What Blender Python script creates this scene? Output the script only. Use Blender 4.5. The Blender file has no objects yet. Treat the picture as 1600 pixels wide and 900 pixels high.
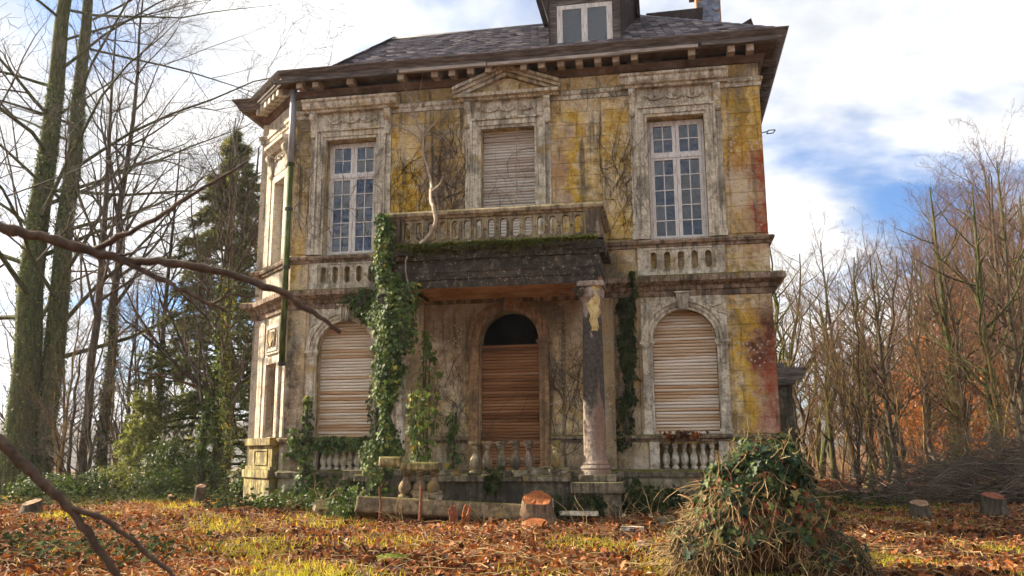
import bpy, math, random
import numpy as np
from mathutils import Matrix, Vector

random.seed(7)
RNG = np.random.default_rng(11)
PI = math.pi
sc = bpy.context.scene
COL = sc.collection

# ------------------------------------------------------------------ camera
FPX, PITCH, YAW, ROLL = 1347.2173, .1880, .1778, -.0056
CAMP = np.array([3.3844, -18.4235, 1.35])
CF = np.array([-math.sin(YAW)*math.cos(PITCH), math.cos(YAW)*math.cos(PITCH), math.sin(PITCH)])
CR = np.array([math.cos(YAW), math.sin(YAW), 0.0])
CU = np.cross(CR, CF)
CR, CU = math.cos(ROLL)*CR+math.sin(ROLL)*CU, -math.sin(ROLL)*CR+math.cos(ROLL)*CU
cam = bpy.data.objects.new('camera', bpy.data.cameras.new('camera'))
COL.objects.link(cam)
cam.matrix_world = Matrix([[CR[0], CU[0], -CF[0], CAMP[0]], [CR[1], CU[1], -CF[1], CAMP[1]],
                           [CR[2], CU[2], -CF[2], CAMP[2]], [0, 0, 0, 1]])
cam.data.sensor_width = 36
cam.data.lens = FPX/1600*36
cam.data.clip_start = .1
cam.data.clip_end = 6000
cam.data.dof.use_dof = True
cam.data.dof.focus_distance = 18
cam.data.dof.aperture_fstop = 4
sc.camera = cam

def ray(x, y):
    return CF+CR*(x-800)/FPX+CU*(450-y)/FPX
def at_depth(x, y, w):
    return CAMP+ray(x, y)*w
def on_ground(x, y, z=0.0):
    d = ray(x, y)
    return CAMP+d*(z-CAMP[2])/d[2]

# ------------------------------------------------------------------ light
SUN_EL, SUN_DIR = math.radians(30), np.array([-.98, .2])   # towards the sun, in plan
SKY_STR, SUN_STR = .05, 5.0
EXPOSURE = 1.8
world = bpy.data.worlds.new('World')
sc.world = world
world.use_nodes = True
wn = world.node_tree
for n in list(wn.nodes):
    wn.nodes.remove(n)

def nd(nt, typ, **kw):
    n = nt.nodes.new('ShaderNode'+typ)
    for k, v in kw.items():
        setattr(n, k, v)
    return n
def setin(nt, sock, v):
    if hasattr(v, 'is_output') or isinstance(v, bpy.types.NodeSocket):
        nt.links.new(v, sock)
    elif isinstance(v, (tuple, list)) and len(v) == 3 and sock.type == 'RGBA':
        sock.default_value = (*v, 1)
    else:
        sock.default_value = v
def math_(nt, op, a, b=0.0, clamp=False):
    n = nd(nt, 'Math', operation=op, use_clamp=clamp)
    setin(nt, n.inputs[0], a)
    setin(nt, n.inputs[1], b)
    return n.outputs[0]
def mrange(nt, v, a, b, c=0.0, d=1.0, smooth=True):
    n = nd(nt, 'MapRange', interpolation_type='SMOOTHSTEP' if smooth else 'LINEAR')
    for i, x in enumerate((v, a, b, c, d)):
        setin(nt, n.inputs[i], x)
    return n.outputs[0]
def mixc(nt, fac, a, b, mode='MIX'):
    n = nd(nt, 'Mix', data_type='RGBA', blend_type=mode)
    setin(nt, n.inputs[0], fac)
    setin(nt, n.inputs[6], a)
    setin(nt, n.inputs[7], b)
    return n.outputs[2]
def noise(nt, vec, scale, detail=4.0, rough=.55, dist=0.0):
    n = nd(nt, 'TexNoise')
    if vec is not None:
        nt.links.new(vec, n.inputs['Vector'])
    n.inputs['Scale'].default_value = scale
    n.inputs['Detail'].default_value = detail
    n.inputs['Roughness'].default_value = rough
    n.inputs['Distortion'].default_value = dist
    return n.outputs['Fac']
def mapping(nt, vec, scale=(1, 1, 1), loc=(0, 0, 0), rot=(0, 0, 0)):
    n = nd(nt, 'Mapping')
    nt.links.new(vec, n.inputs[0])
    n.inputs[1].default_value = loc
    n.inputs[2].default_value = rot
    n.inputs[3].default_value = scale
    return n.outputs[0]
def ramp(nt, fac, stops):
    n = nd(nt, 'ValToRGB')
    el = n.color_ramp.elements
    while len(el) < len(stops):
        el.new(.5)
    for e, (p, c) in zip(el, stops):
        e.position = p
        e.color = (*c, 1)
    setin(nt, n.inputs[0], fac)
    return n.outputs[0]

sky = nd(wn, 'TexSky', sky_type='NISHITA')
sky.sun_disc = False
sky.sun_elevation = SUN_EL
sky.sun_rotation = math.atan2(SUN_DIR[0], SUN_DIR[1])
sky.air_density = 1.0
sky.dust_density = 1.0
sky.ozone_density = 2.0
tc = nd(wn, 'TexCoord')
sep = nd(wn, 'SeparateXYZ')
wn.links.new(tc.outputs['Generated'], sep.inputs[0])
zc = math_(wn, 'ADD', math_(wn, 'MAXIMUM', sep.outputs[2], 0.0), .22)
comb = nd(wn, 'CombineXYZ')
wn.links.new(math_(wn, 'DIVIDE', sep.outputs[0], zc), comb.inputs[0])
wn.links.new(math_(wn, 'DIVIDE', sep.outputs[1], zc), comb.inputs[1])
CLOUD_LOC = (-.14, .14, 4.0)
cvec = mapping(wn, comb.outputs[0], loc=CLOUD_LOC)
cn = noise(wn, cvec, 1.5, 6, .52, .3)
cmask = mrange(wn, cn, .33, .53)
cn2 = noise(wn, cvec, 2.6, 5, .6)
cloud = mixc(wn, mrange(wn, cn2, .3, .7), (4.5, 4.75, 5.1), (8.6, 8.45, 8.2))
skyc = mixc(wn, 1.0, sky.outputs[0], (.56, .86, 1.2), 'MULTIPLY')
bgc = mixc(wn, cmask, skyc, cloud)
bg = nd(wn, 'Background')
wn.links.new(bgc, bg.inputs[0])
bg.inputs[1].default_value = SKY_STR
world.cycles.sampling_method = 'MANUAL'
world.cycles.sample_map_resolution = 512
wo = nd(wn, 'OutputWorld')
wn.links.new(bg.outputs[0], wo.inputs[0])

sun = bpy.data.objects.new('sun', bpy.data.lights.new('sun', 'SUN'))
COL.objects.link(sun)
sun.data.energy = SUN_STR
sun.data.angle = math.radians(.6)
sun.data.color = (1.0, .86, .66)
sd = Vector((SUN_DIR[0]*math.cos(SUN_EL), SUN_DIR[1]*math.cos(SUN_EL), math.sin(SUN_EL)))
sun.rotation_euler = sd.to_track_quat('Z', 'Y').to_euler()
sc.view_settings.view_transform = 'Standard'
sc.view_settings.look = 'None'
sc.view_settings.exposure = EXPOSURE
sc.view_settings.gamma = 1
sc.view_settings.use_curve_mapping = False
sc.cycles.max_bounces = 4
sc.cycles.diffuse_bounces = 2
sc.cycles.use_adaptive_sampling = True
sc.cycles.adaptive_threshold = .04
sc.cycles.transparent_max_bounces = 8
sc.cycles.use_denoising = True

# ------------------------------------------------------------------ materials
MATS = {}
def new_mat(name, rough=.85, spec=.25):
    m = bpy.data.materials.new(name)
    m.use_nodes = True
    nt = m.node_tree
    p = nt.nodes['Principled BSDF']
    p.inputs['Roughness'].default_value = rough
    p.inputs['Specular IOR Level'].default_value = spec
    MATS[name] = m
    return nt, p
def pos_of(nt):
    return nd(nt, 'NewGeometry').outputs['Position']
def obj_of(nt):
    return nd(nt, 'TexCoord').outputs['Object']
def orand(nt):
    return nd(nt, 'ObjectInfo').outputs['Random']
def bump(nt, p, h, strength=.5, dist=.02):
    b = nd(nt, 'Bump')
    b.inputs['Strength'].default_value = strength
    b.inputs['Distance'].default_value = dist
    nt.links.new(h, b.inputs['Height'])
    nt.links.new(b.outputs[0], p.inputs['Normal'])
def base(nt, p, c):
    setin(nt, p.inputs['Base Color'], c)
def upness(nt, lo=.45, hi=.8):
    g = nd(nt, 'NewGeometry')
    s = nd(nt, 'SeparateXYZ')
    nt.links.new(g.outputs['Normal'], s.inputs[0])
    return mrange(nt, s.outputs[2], lo, hi)
def xyz(nt, v):
    s = nd(nt, 'SeparateXYZ')
    nt.links.new(v, s.inputs[0])
    return s.outputs
def rectmask(nt, px, pz, x0, x1, z0, z1, sx=.12, sz=.35, amt=1.0):
    sx = max(sx*1.8, .2)
    m = math_(nt, 'MULTIPLY', mrange(nt, px, x0-sx, x0+sx), mrange(nt, px, x1-sx, x1+sx, 1, 0))
    m2 = math_(nt, 'MULTIPLY', mrange(nt, pz, z0-sz, z0+sz), mrange(nt, pz, z1-sz, z1+sz, 1, 0))
    m = math_(nt, 'MULTIPLY', m, m2)
    return math_(nt, 'MULTIPLY', m, amt)
def addall(nt, ms):
    o = ms[0]
    for m in ms[1:]:
        o = math_(nt, 'MAXIMUM', o, m)
    return o

def make_stucco(name, stains=True, pale=False):
    nt, p = new_mat(name, .92, .15)
    P = pos_of(nt)
    n1 = noise(nt, P, 1.1, 6, .62)
    n2 = noise(nt, P, 5.5, 5, .65)
    n3 = noise(nt, P, 24, 4, .7)
    if pale:
        c = ramp(nt, n2, [(.28, (.34, .29, .22)), (.5, (.56, .49, .39)), (.7, (.66, .61, .52))])
    else:
        c = ramp(nt, n2, [(.28, (.15, .105, .06)), (.40, (.36, .275, .165)), (.52, (.55, .44, .28)), (.66, (.72, .62, .46))])
    c = mixc(nt, .16, c, mixc(nt, orand(nt), (.26, .21, .16), (.58, .5, .39)), 'OVERLAY')
    X, Y, Z = xyz(nt, P)
    jit = math_(nt, 'MULTIPLY', math_(nt, 'SUBTRACT', n1, .5), 1.5)
    jit2 = math_(nt, 'MULTIPLY', math_(nt, 'SUBTRACT', n2, .5), .8)
    px = math_(nt, 'ADD', X, math_(nt, 'ADD', jit, jit2))
    pz = math_(nt, 'ADD', Z, math_(nt, 'MULTIPLY', jit, 1.6))
    if stains:
        pink = addall(nt, [rectmask(nt, px, pz, -1.95, -1.0, 5.6, 8.4), rectmask(nt, px, pz, .95, 1.35, 6.2, 8.2),
                           rectmask(nt, px, pz, 4.8, 5.5, 5.9, 7.8, .2, .4, .8), rectmask(nt, px, pz, 2.2, 2.9, 1, 3.3, .2, .4, .7),
                           rectmask(nt, px, pz, -5.2, -4.7, 1.2, 3.4, .2, .4, .6)])
        c = mixc(nt, math_(nt, 'MULTIPLY', pink, mrange(nt, n2, .3, .65, .25, .95)), c, ramp(nt, n3, [(.3, (.26, .14, .11)), (.7, (.58, .42, .36))]))
        yel = addall(nt, [rectmask(nt, px, pz, -2.95, -2.0, 5.6, 9.2), rectmask(nt, px, pz, 1.3, 1.65, 5.6, 9.1, .05),
                          rectmask(nt, px, pz, 2.15, 2.75, 5.7, 9.1, .1, .4, .7), rectmask(nt, px, pz, 4.75, 5.8, 7.5, 9.2, .1, .3, .8),
                          rectmask(nt, px, pz, 4.78, 5.2, 1.6, 4.7, .12, .3, 1.0), rectmask(nt, px, pz, -5.3, -4.6, 3.6, 6.8, .15, .5, .6),
                          rectmask(nt, px, pz, -5.3, 5.6, 9.3, 9.9, .3, .3, .35), rectmask(nt, px, pz, -5.3, 5.4, 5.0, 9.4, .3, .4, .34), rectmask(nt, px, pz, 2.1, 5.0, 1.2, 5.0, .3, .4, .32), rectmask(nt, px, pz, -2.4, 2.2, 1.6, 3.2, .3, .5, .3)])
        yn = noise(nt, P, 3.2, 7, .7)
        ym = math_(nt, 'MULTIPLY', math_(nt, 'POWER', yel, .7), mrange(nt, math_(nt, 'ADD', yn, math_(nt, 'MULTIPLY', yel, .12)), .45, .57, .08, 1.0))
        yc = ramp(nt, n2, [(.28, (.22, .125, .012)), (.44, (.52, .30, .025)), (.56, (.64, .41, .06)), (.7, (.70, .56, .24))])
        c = mixc(nt, ym, c, yc)
        red = addall(nt, [rectmask(nt, px, pz, 5.35, 6.4, 5.6, 8.0, .06, .4, 1.0), rectmask(nt, px, pz, 5.2, 6.4, 1.2, 4.2, .08, .5, 1.0), rectmask(nt, px, pz, 1.0, 1.25, 6.6, 7.6, .05, .3, .5),
                          rectmask(nt, px, pz, 5.05, 5.35, 7.2, 8.3, .12, .3, .5)])
        c = mixc(nt, math_(nt, 'MULTIPLY', red, mrange(nt, n2, .25, .6, .35, 1.0)), c, ramp(nt, n3, [(.3, (.22, .035, .014)), (.75, (.42, .09, .035))]))
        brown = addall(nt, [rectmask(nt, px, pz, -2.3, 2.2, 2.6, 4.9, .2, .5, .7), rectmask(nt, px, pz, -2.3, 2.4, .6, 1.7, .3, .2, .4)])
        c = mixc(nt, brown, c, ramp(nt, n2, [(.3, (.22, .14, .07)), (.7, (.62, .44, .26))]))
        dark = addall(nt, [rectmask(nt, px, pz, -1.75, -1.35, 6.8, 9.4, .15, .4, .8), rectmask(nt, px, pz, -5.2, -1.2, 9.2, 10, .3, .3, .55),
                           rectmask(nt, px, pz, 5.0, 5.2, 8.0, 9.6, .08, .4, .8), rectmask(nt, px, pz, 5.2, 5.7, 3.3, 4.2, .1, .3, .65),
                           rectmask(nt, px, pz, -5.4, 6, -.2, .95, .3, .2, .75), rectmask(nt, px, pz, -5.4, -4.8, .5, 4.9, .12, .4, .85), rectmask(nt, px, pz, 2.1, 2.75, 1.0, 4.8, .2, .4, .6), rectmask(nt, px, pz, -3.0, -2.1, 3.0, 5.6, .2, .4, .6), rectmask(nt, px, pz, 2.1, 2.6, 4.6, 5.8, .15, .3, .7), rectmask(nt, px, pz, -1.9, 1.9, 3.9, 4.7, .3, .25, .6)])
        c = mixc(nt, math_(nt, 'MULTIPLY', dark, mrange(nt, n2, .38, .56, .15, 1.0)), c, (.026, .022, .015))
    # run-off streaks and pale lichen crusts
    st = noise(nt, mapping(nt, P, (7, 7, .45)), 1.0, 5, .6)
    c = mixc(nt, mrange(nt, st, .53, .66, 0, .68), c, (.05, .039, .027))
    big = noise(nt, mapping(nt, P, (1, 1, .6), (3, 1, 2)), .9, 4, .6)
    c = mixc(nt, mrange(nt, big, .53, .64, 0, .6), c, (.08, .065, .047))
    c = mixc(nt, mrange(nt, big, .48, .36, 0, .75), c, mixc(nt, .5, c, (.78, .70, .56)))
    vo = nd(nt, 'TexVoronoi')
    nt.links.new(P, vo.inputs['Vector'])
    vo.inputs['Scale'].default_value = 11
    fl = math_(nt, 'MULTIPLY', mrange(nt, vo.outputs['Distance'], .18, .34, 1, 0), mrange(nt, n1, .48, .62))
    c = mixc(nt, math_(nt, 'MULTIPLY', fl, .75), c, (.52, .47, .39))
    n4 = noise(nt, P, 62, 3, .75)
    c = mixc(nt, mrange(nt, n3, .52, .66, 0, .5), c, (.06, .046, .032))
    c = mixc(nt, mrange(nt, n4, .58, .68, 0, .45), c, (.66, .6, .48))
    c = mixc(nt, mrange(nt, n4, .42, .33, 0, .4), c, (.05, .038, .026))
    moss = math_(nt, 'MULTIPLY', mrange(nt, Z, 1.9, .2), mrange(nt, n1, .42, .6))
    c = mixc(nt, math_(nt, 'MULTIPLY', moss, .6), c, (.075, .085, .02))
    base(nt, p, c)
    bump(nt, p, math_(nt, 'ADD', math_(nt, 'MULTIPLY', n2, .8), math_(nt, 'MULTIPLY', n3, .7)), .9, .035)
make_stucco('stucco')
make_stucco('pale_stucco', False, True)

def make_trim(name, lo, mid, hi, grime=.5, yellow=.4, moss=.6, black=0.0, flakes=0.0):
    nt, p = new_mat(name, .9, .2)
    P = pos_of(nt)
    n1 = noise(nt, P, 1.6, 5, .6)
    n2 = noise(nt, P, 9, 5, .68)
    n3 = noise(nt, P, 38, 3, .7)
    c = ramp(nt, n2, [(.28, lo), (.48, mid), (.7, hi)])
    st = noise(nt, mapping(nt, P, (11, 11, .8)), 1.0, 5, .6)
    c = mixc(nt, mrange(nt, st, .48, .60, 0, grime), c, (.055, .043, .03))
    gb = noise(nt, mapping(nt, P, (1, 1, .7), (7, 3, 1)), 2.1, 6, .65)
    c = mixc(nt, mrange(nt, gb, .50, .60, 0, grime), c, (.075, .06, .043))
    yn = noise(nt, P, 2.3, 6, .65)
    c = mixc(nt, mrange(nt, yn, .56, .68, 0, yellow), c, (.36, .22, .03))
    n4 = noise(nt, P, 80, 2, .7)
    c = mixc(nt, mrange(nt, n3, .52, .66, 0, .6), c, (.075, .06, .045))
    c = mixc(nt, mrange(nt, n4, .44, .34, 0, .5), c, (.05, .04, .03))
    if black:
        c = mixc(nt, mrange(nt, n1, .35, .6, 0, black), c, (.022, .019, .015))
    if flakes:
        vo = nd(nt, 'TexVoronoi')
        nt.links.new(P, vo.inputs['Vector'])
        vo.inputs['Scale'].default_value = 17
        fl = math_(nt, 'MULTIPLY', mrange(nt, vo.outputs['Distance'], .12, .30, 1, 0), mrange(nt, n2, .46, .58))
        c = mixc(nt, math_(nt, 'MULTIPLY', fl, flakes), c, (.50, .43, .32))
    mo = math_(nt, 'MULTIPLY', upness(nt), mrange(nt, math_(nt, 'ADD', math_(nt, 'MULTIPLY', n1, .5), math_(nt, 'MULTIPLY', n2, .5)), .42, .54, .05, 1))
    c = mixc(nt, math_(nt, 'MULTIPLY', mo, moss), c, ramp(nt, n2, [(.3, (.05, .055, .008)), (.7, (.17, .15, .025))]))
    base(nt, p, c)
    bump(nt, p, math_(nt, 'ADD', n2, math_(nt, 'MULTIPLY', n3, .6)), .6, .02)
make_trim('trim', (.22, .185, .135), (.62, .55, .43), (.82, .76, .64), .48, .55)
make_trim('band', (.15, .09, .06), (.37, .26, .185), (.56, .46, .35), .75, .6, .9, .3)
make_trim('pale_trim', (.36, .30, .22), (.66, .58, .47), (.78, .72, .61), .4, .3)
make_trim('ochre_trim', (.13, .095, .06), (.42, .33, .20), (.64, .54, .38), .5, .65, .9, .1)
make_trim('moss_stone', (.10, .085, .05), (.24, .20, .13), (.40, .36, .27), .7, .7, 1.0, .45)
make_trim('brown_stone', (.09, .06, .032), (.26, .185, .10), (.44, .34, .2), .5, .4, .8, .25)
make_trim('damp_stone', (.04, .034, .022), (.12, .105, .07), (.26, .23, .17), .7, .35, .9, .6)
make_trim('soot', (.016, .014, .012), (.045, .04, .034), (.22, .19, .15), .5, .2, 1.0, .35, .9)
make_trim('yellow_moss', (.13, .10, .035), (.33, .26, .085), (.55, .48, .28), .7, .7, .9)
make_trim('porch_ochre', (.16, .085, .04), (.36, .21, .105), (.50, .33, .19), .5, .25, .3, .12)

def make_column():
    nt, p = new_mat('charred_column', .8, .25)
    P = pos_of(nt)
    X, Y, Z = xyz(nt, P)
    n2 = noise(nt, mapping(nt, P, (6, 6, 1.2)), 1.0, 6, .65)
    n1 = noise(nt, P, 1.4, 4, .6)
    n3 = noise(nt, P, 16, 5, .7)
    c = ramp(nt, math_(nt, 'ADD', math_(nt, 'MULTIPLY', n2, .5), math_(nt, 'MULTIPLY', n3, .5)), [(.34, (.07, .05, .04)), (.5, (.28, .215, .17)), (.66, (.55, .48, .40))])
    pz = math_(nt, 'ADD', Z, math_(nt, 'MULTIPLY', math_(nt, 'SUBTRACT', n2, .5), 3.6))
    ch = math_(nt, 'MULTIPLY', mrange(nt, pz, 1.9, 2.5), mrange(nt, pz, 3.7, 4.0, 1, 0))
    c = mixc(nt, math_(nt, 'MULTIPLY', ch, .88), c, ramp(nt, n3, [(.35, (.010, .009, .008)), (.6, (.06, .053, .046)), (.75, (.2, .17, .14))]))
    rd = math_(nt, 'MULTIPLY', mrange(nt, math_(nt, 'ADD', X, math_(nt, 'MULTIPLY', n1, .2)), 2.05, 2.15), mrange(nt, pz, 2.4, 2.0))
    c = mixc(nt, math_(nt, 'MULTIPLY', rd, .6), c, (.24, .12, .075))
    base(nt, p, c)
    bump(nt, p, math_(nt, 'ADD', n2, n3), .9, .04)
make_column()
def make_plain(name, stops, scale=(1, 1, 1), freq=6, rough=.85, bumpk=.5, spec=.2, useobj=False, rnd=0.0):
    nt, p = new_mat(name, rough, spec)
    P = obj_of(nt) if useobj else pos_of(nt)
    n = noise(nt, mapping(nt, P, scale), freq, 6, .62)
    c = ramp(nt, n, stops)
    if rnd:
        c = mixc(nt, rnd, c, mixc(nt, orand(nt), (.12, .1, .09), (.88, .86, .84)), 'OVERLAY')
    base(nt, p, c)
    if bumpk:
        bump(nt, p, n, bumpk, .015)
    return nt, p
make_plain('raw_plaster', [(.3, (.34, .22, .08)), (.55, (.58, .44, .20)), (.75, (.68, .58, .36))], freq=9)
make_plain('eave_wood', [(.3, (.04, .033, .03)), (.5, (.12, .10, .09)), (.72, (.28, .245, .22))], (.35, 3, 3), 7, .85, .6)
make_plain('pale_wood', [(.3, (.14, .115, .10)), (.5, (.34, .29, .255)), (.72, (.5, .45, .40))], (.35, 3, 3), 7, .85, .6)
make_plain('modillion_wood', [(.3, (.22, .16, .11)), (.55, (.42, .34, .26)), (.75, (.55, .48, .40))], freq=7)
make_plain('soffit', [(.3, (.05, .03, .02)), (.55, (.15, .09, .06)), (.75, (.27, .19, .13))], freq=3.5, rough=.9)
make_plain('white_paint', [(.3, (.3, .275, .25)), (.45, (.60, .57, .55)), (.7, (.78, .76, .74))], (3, 3, .5), 9, .7, .3)
make_plain('slate', [(.3, (.05, .047, .058)), (.55, (.125, .112, .128)), (.8, (.22, .20, .205))], freq=3.0, rough=.6, bumpk=.3, spec=.4)
make_plain('chimney_slate', [(.3, (.06, .07, .11)), (.55, (.13, .15, .21)), (.8, (.24, .27, .34))], freq=6, rough=.5, bumpk=.3, spec=.5, rnd=.5)
make_plain('chimney_brick', [(.3, (.16, .07, .04)), (.6, (.42, .24, .14)), (.8, (.5, .36, .24))], freq=6)
make_plain('dark_wood', [(.3, (.02, .016, .014)), (.6, (.055, .045, .04)), (.8, (.11, .09, .08))], (1, 1, .3), 8)
make_plain('zinc', [(.35, (.18, .17, .18)), (.65, (.36, .345, .36))], (3, 3, .5), 5, .55, .2, .5)
make_plain('green_pipe', [(.3, (.022, .03, .012)), (.5, (.07, .09, .025)), (.75, (.19, .22, .08))], (4, 4, .7), 3, .7, .3)
make_plain('interior', [(.3, (.012, .012, .012)), (.7, (.04, .038, .036))], freq=2)
make_plain('curtain', [(.3, (.5, .5, .5)), (.7, (.75, .75, .75))], freq=2)
make_plain('bark', [(.3, (.028, .022, .016)), (.52, (.085, .068, .048)), (.75, (.17, .145, .105))], (3, 3, .6), 5, .95, .8, .1)
make_plain('mossy_bark', [(.3, (.03, .032, .012)), (.52, (.078, .085, .03)), (.75, (.17, .17, .075))], (3, 3, .7), 4, .95, .8, .1)
make_plain('golden_bark', [(.3, (.06, .04, .016)), (.52, (.19, .125, .05)), (.75, (.34, .24, .11))], (3, 3, .7), 4, .95, .6, .1)
make_plain('twig', [(.3, (.055, .042, .036)), (.7, (.135, .105, .085))], freq=2, bumpk=0)
make_plain('russet_twig', [(.3, (.08, .044, .03)), (.7, (.20, .108, .072))], freq=2, bumpk=0)
make_plain('gold_twig', [(.3, (.075, .046, .022)), (.7, (.20, .125, .06))], freq=2, bumpk=0)
make_plain('pale_stem', [(.3, (.22, .16, .11)), (.7, (.46, .37, .28))], freq=9, bumpk=.4)
make_plain('creeper_stem', [(.3, (.035, .026, .02)), (.7, (.10, .075, .055))], freq=9, bumpk=0)
make_plain('dry_stem', [(.3, (.16, .095, .04)), (.7, (.44, .31, .15))], freq=3, bumpk=0)
make_plain('brush_stick', [(.3, (.06, .045, .034)), (.7, (.24, .185, .135))], freq=1.5, bumpk=0)
make_plain('branch_bark', [(.3, (.035, .023, .016)), (.6, (.10, .066, .045)), (.8, (.21, .15, .105))], freq=22, rough=.8, bumpk=.5)
def make_cut(name, a, b, c_):
    nt, p = new_mat(name, .8, .2)
    P = obj_of(nt)
    w = nd(nt, 'TexWave', wave_type='RINGS', rings_direction='Z')
    nt.links.new(P, w.inputs[0])
    w.inputs['Scale'].default_value = 9
    w.inputs['Distortion'].default_value = 3.5
    w.inputs['Detail'].default_value = 4
    n = noise(nt, P, 14, 6, .7)
    f = math_(nt, 'ADD', math_(nt, 'MULTIPLY', w.outputs['Fac'], .18), math_(nt, 'MULTIPLY', n, .8))
    base(nt, p, ramp(nt, f, [(.28, a), (.5, b), (.75, c_)]))
    bump(nt, p, f, .6, .02)
make_cut('cut_wood', (.09, .03, .012), (.32, .095, .028), (.46, .2, .08))
make_plain('moss_bright', [(.3, (.07, .09, .01)), (.6, (.17, .20, .02)), (.8, (.30, .30, .05))], freq=30)
make_cut('red_cut', (.06, .02, .012), (.20, .06, .03), (.33, .14, .07))
make_plain('old_cut', [(.3, (.13, .07, .04)), (.6, (.32, .20, .12)), (.8, (.42, .30, .2))], freq=9)
make_plain('stump_bark', [(.3, (.05, .03, .018)), (.55, (.16, .10, .06)), (.8, (.28, .2, .12))], (6, 6, .8), 3, .95, .9)
make_plain('rust', [(.3, (.10, .035, .018)), (.6, (.24, .09, .045)), (.8, (.34, .17, .1))], freq=14)
make_plain('iron', [(.3, (.03, .03, .03)), (.7, (.07, .07, .07))], freq=4, rough=.5)
make_plain('porch_beam', [(.3, (.22, .09, .04)), (.55, (.48, .25, .12)), (.75, (.6, .38, .22))], freq=2.5)
make_plain('hill', [(.35, (.04, .035, .03)), (.65, (.08, .07, .055))], freq=.03, bumpk=0)

def make_slat(name, stops):
    nt, p = new_mat(name, .75, .25)
    P = obj_of(nt)
    r = orand(nt)
    nv = nd(nt, 'VectorMath', operation='ADD')
    nt.links.new(mapping(nt, P, (.7, 6, 22)), nv.inputs[0])
    cb = nd(nt, 'CombineXYZ')
    nt.links.new(math_(nt, 'MULTIPLY', r, 90), cb.inputs[0])
    nt.links.new(math_(nt, 'MULTIPLY', r, 37), cb.inputs[2])
    nt.links.new(cb.outputs[0], nv.inputs[1])
    n = noise(nt, nv.outputs[0], 1.6, 6, .65)
    pn = noise(nt, mapping(nt, pos_of(nt), (.4, .4, 2.2)), 1.3, 3, .5)
    f = math_(nt, 'ADD', math_(nt, 'MULTIPLY', n, .45), math_(nt, 'ADD', math_(nt, 'MULTIPLY', r, .22), math_(nt, 'MULTIPLY', pn, .42)))
    base(nt, p, ramp(nt, f, stops))
    bump(nt, p, n, .5, .01)
make_slat('slat_wood', [(.26, (.20, .10, .045)), (.40, (.44, .26, .135)), (.52, (.58, .43, .29)), (.63, (.74, .66, .56)), (.8, (.46, .36, .28))])
make_slat('slat_pale', [(.28, (.22, .15, .11)), (.45, (.45, .37, .31)), (.6, (.58, .53, .48)), (.8, (.44, .39, .36))])
make_slat('slat_brown', [(.28, (.06, .022, .010)), (.45, (.19, .078, .03)), (.6, (.33, .155, .065)), (.8, (.46, .28, .16))])

def make_glass():
    nt, p = new_mat('glass')
    nt.nodes.remove(p)
    fr = nd(nt, 'Fresnel')
    fr.inputs[0].default_value = 1.52
    gl = nd(nt, 'BsdfGlossy')
    gl.inputs['Roughness'].default_value = .03
    gl.inputs['Color'].default_value = (.9, .92, .96, 1)
    n = noise(nt, obj_of(nt), 5, 2)
    b = nd(nt, 'Bump')
    b.inputs['Strength'].default_value = .35
    b.inputs['Distance'].default_value = .02
    nt.links.new(n, b.inputs['Height'])
    nt.links.new(b.outputs[0], gl.inputs['Normal'])
    tr = nd(nt, 'BsdfTransparent')
    tr.inputs[0].default_value = (.62, .65, .66, 1)
    df = nd(nt, 'BsdfDiffuse')
    df.inputs[0].default_value = (.22, .22, .23, 1)
    dm = nd(nt, 'MixShader')
    dn = noise(nt, pos_of(nt), 7, 4)
    nt.links.new(mrange(nt, dn, .38, .7, .02, .22), dm.inputs[0])
    nt.links.new(tr.outputs[0], dm.inputs[1])
    nt.links.new(df.outputs[0], dm.inputs[2])
    mx = nd(nt, 'MixShader')
    nt.links.new(math_(nt, 'ADD', fr.outputs[0], .03), mx.inputs[0])
    nt.links.new(dm.outputs[0], mx.inputs[1])
    nt.links.new(gl.outputs[0], mx.inputs[2])
    nt.links.new(mx.outputs[0], nt.nodes['Material Output'].inputs[0])
make_glass()

def make_leafmat(name, stops, rough=.55, spec=.3, trans=.25):
    nt, p = new_mat(name, rough, spec)
    a = nd(nt, 'Attribute')
    a.attribute_name = 'tone'
    c = ramp(nt, a.outputs['Fac'], stops)
    base(nt, p, c)
    if trans:
        tl = nd(nt, 'BsdfTranslucent')
        nt.links.new(mixc(nt, 1.0, c, (1.5, 1.4, .8), 'MULTIPLY'), tl.inputs[0])
        mx = nd(nt, 'MixShader')
        mx.inputs[0].default_value = trans
        nt.links.new(p.outputs[0], mx.inputs[1])
        nt.links.new(tl.outputs[0], mx.inputs[2])
        nt.links.new(mx.outputs[0], nt.nodes['Material Output'].inputs[0])
make_leafmat('ivy_leaf', [(0, (.025, .045, .014)), (.4, (.055, .095, .024)), (.7, (.12, .17, .04)), (.9, (.24, .27, .08)), (.98, (.45, .33, .04))], .6, .2)
make_leafmat('moss_tuft', [(0, (.03, .045, .008)), (.5, (.08, .10, .015)), (1, (.20, .20, .03))], .8, .1, .1)
make_leafmat('dark_ivy', [(0, (.018, .026, .011)), (.6, (.04, .055, .02)), (1, (.08, .09, .03))], .9, .05)
make_leafmat('mound_leaf', [(0, (.014, .03, .014)), (.35, (.032, .06, .022)), (.55, (.08, .12, .03)), (.7, (.19, .20, .06)), (.82, (.28, .17, .07)), (.92, (.17, .07, .03)), (1, (.30, .055, .02))], .55, .25)
make_leafmat('litter', [(0, (.03, .013, .008)), (.2, (.085, .03, .015)), (.4, (.20, .062, .022)), (.58, (.33, .10, .026)), (.74, (.36, .16, .065)), (.88, (.44, .27, .16)), (1, (.54, .40, .27))], .75, .2, .15)
make_leafmat('grass_blade', [(0, (.07, .10, .012)), (.35, (.18, .20, .02)), (.7, (.50, .42, .045)), (1, (.62, .47, .12))], .6, .2, .4)
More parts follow.
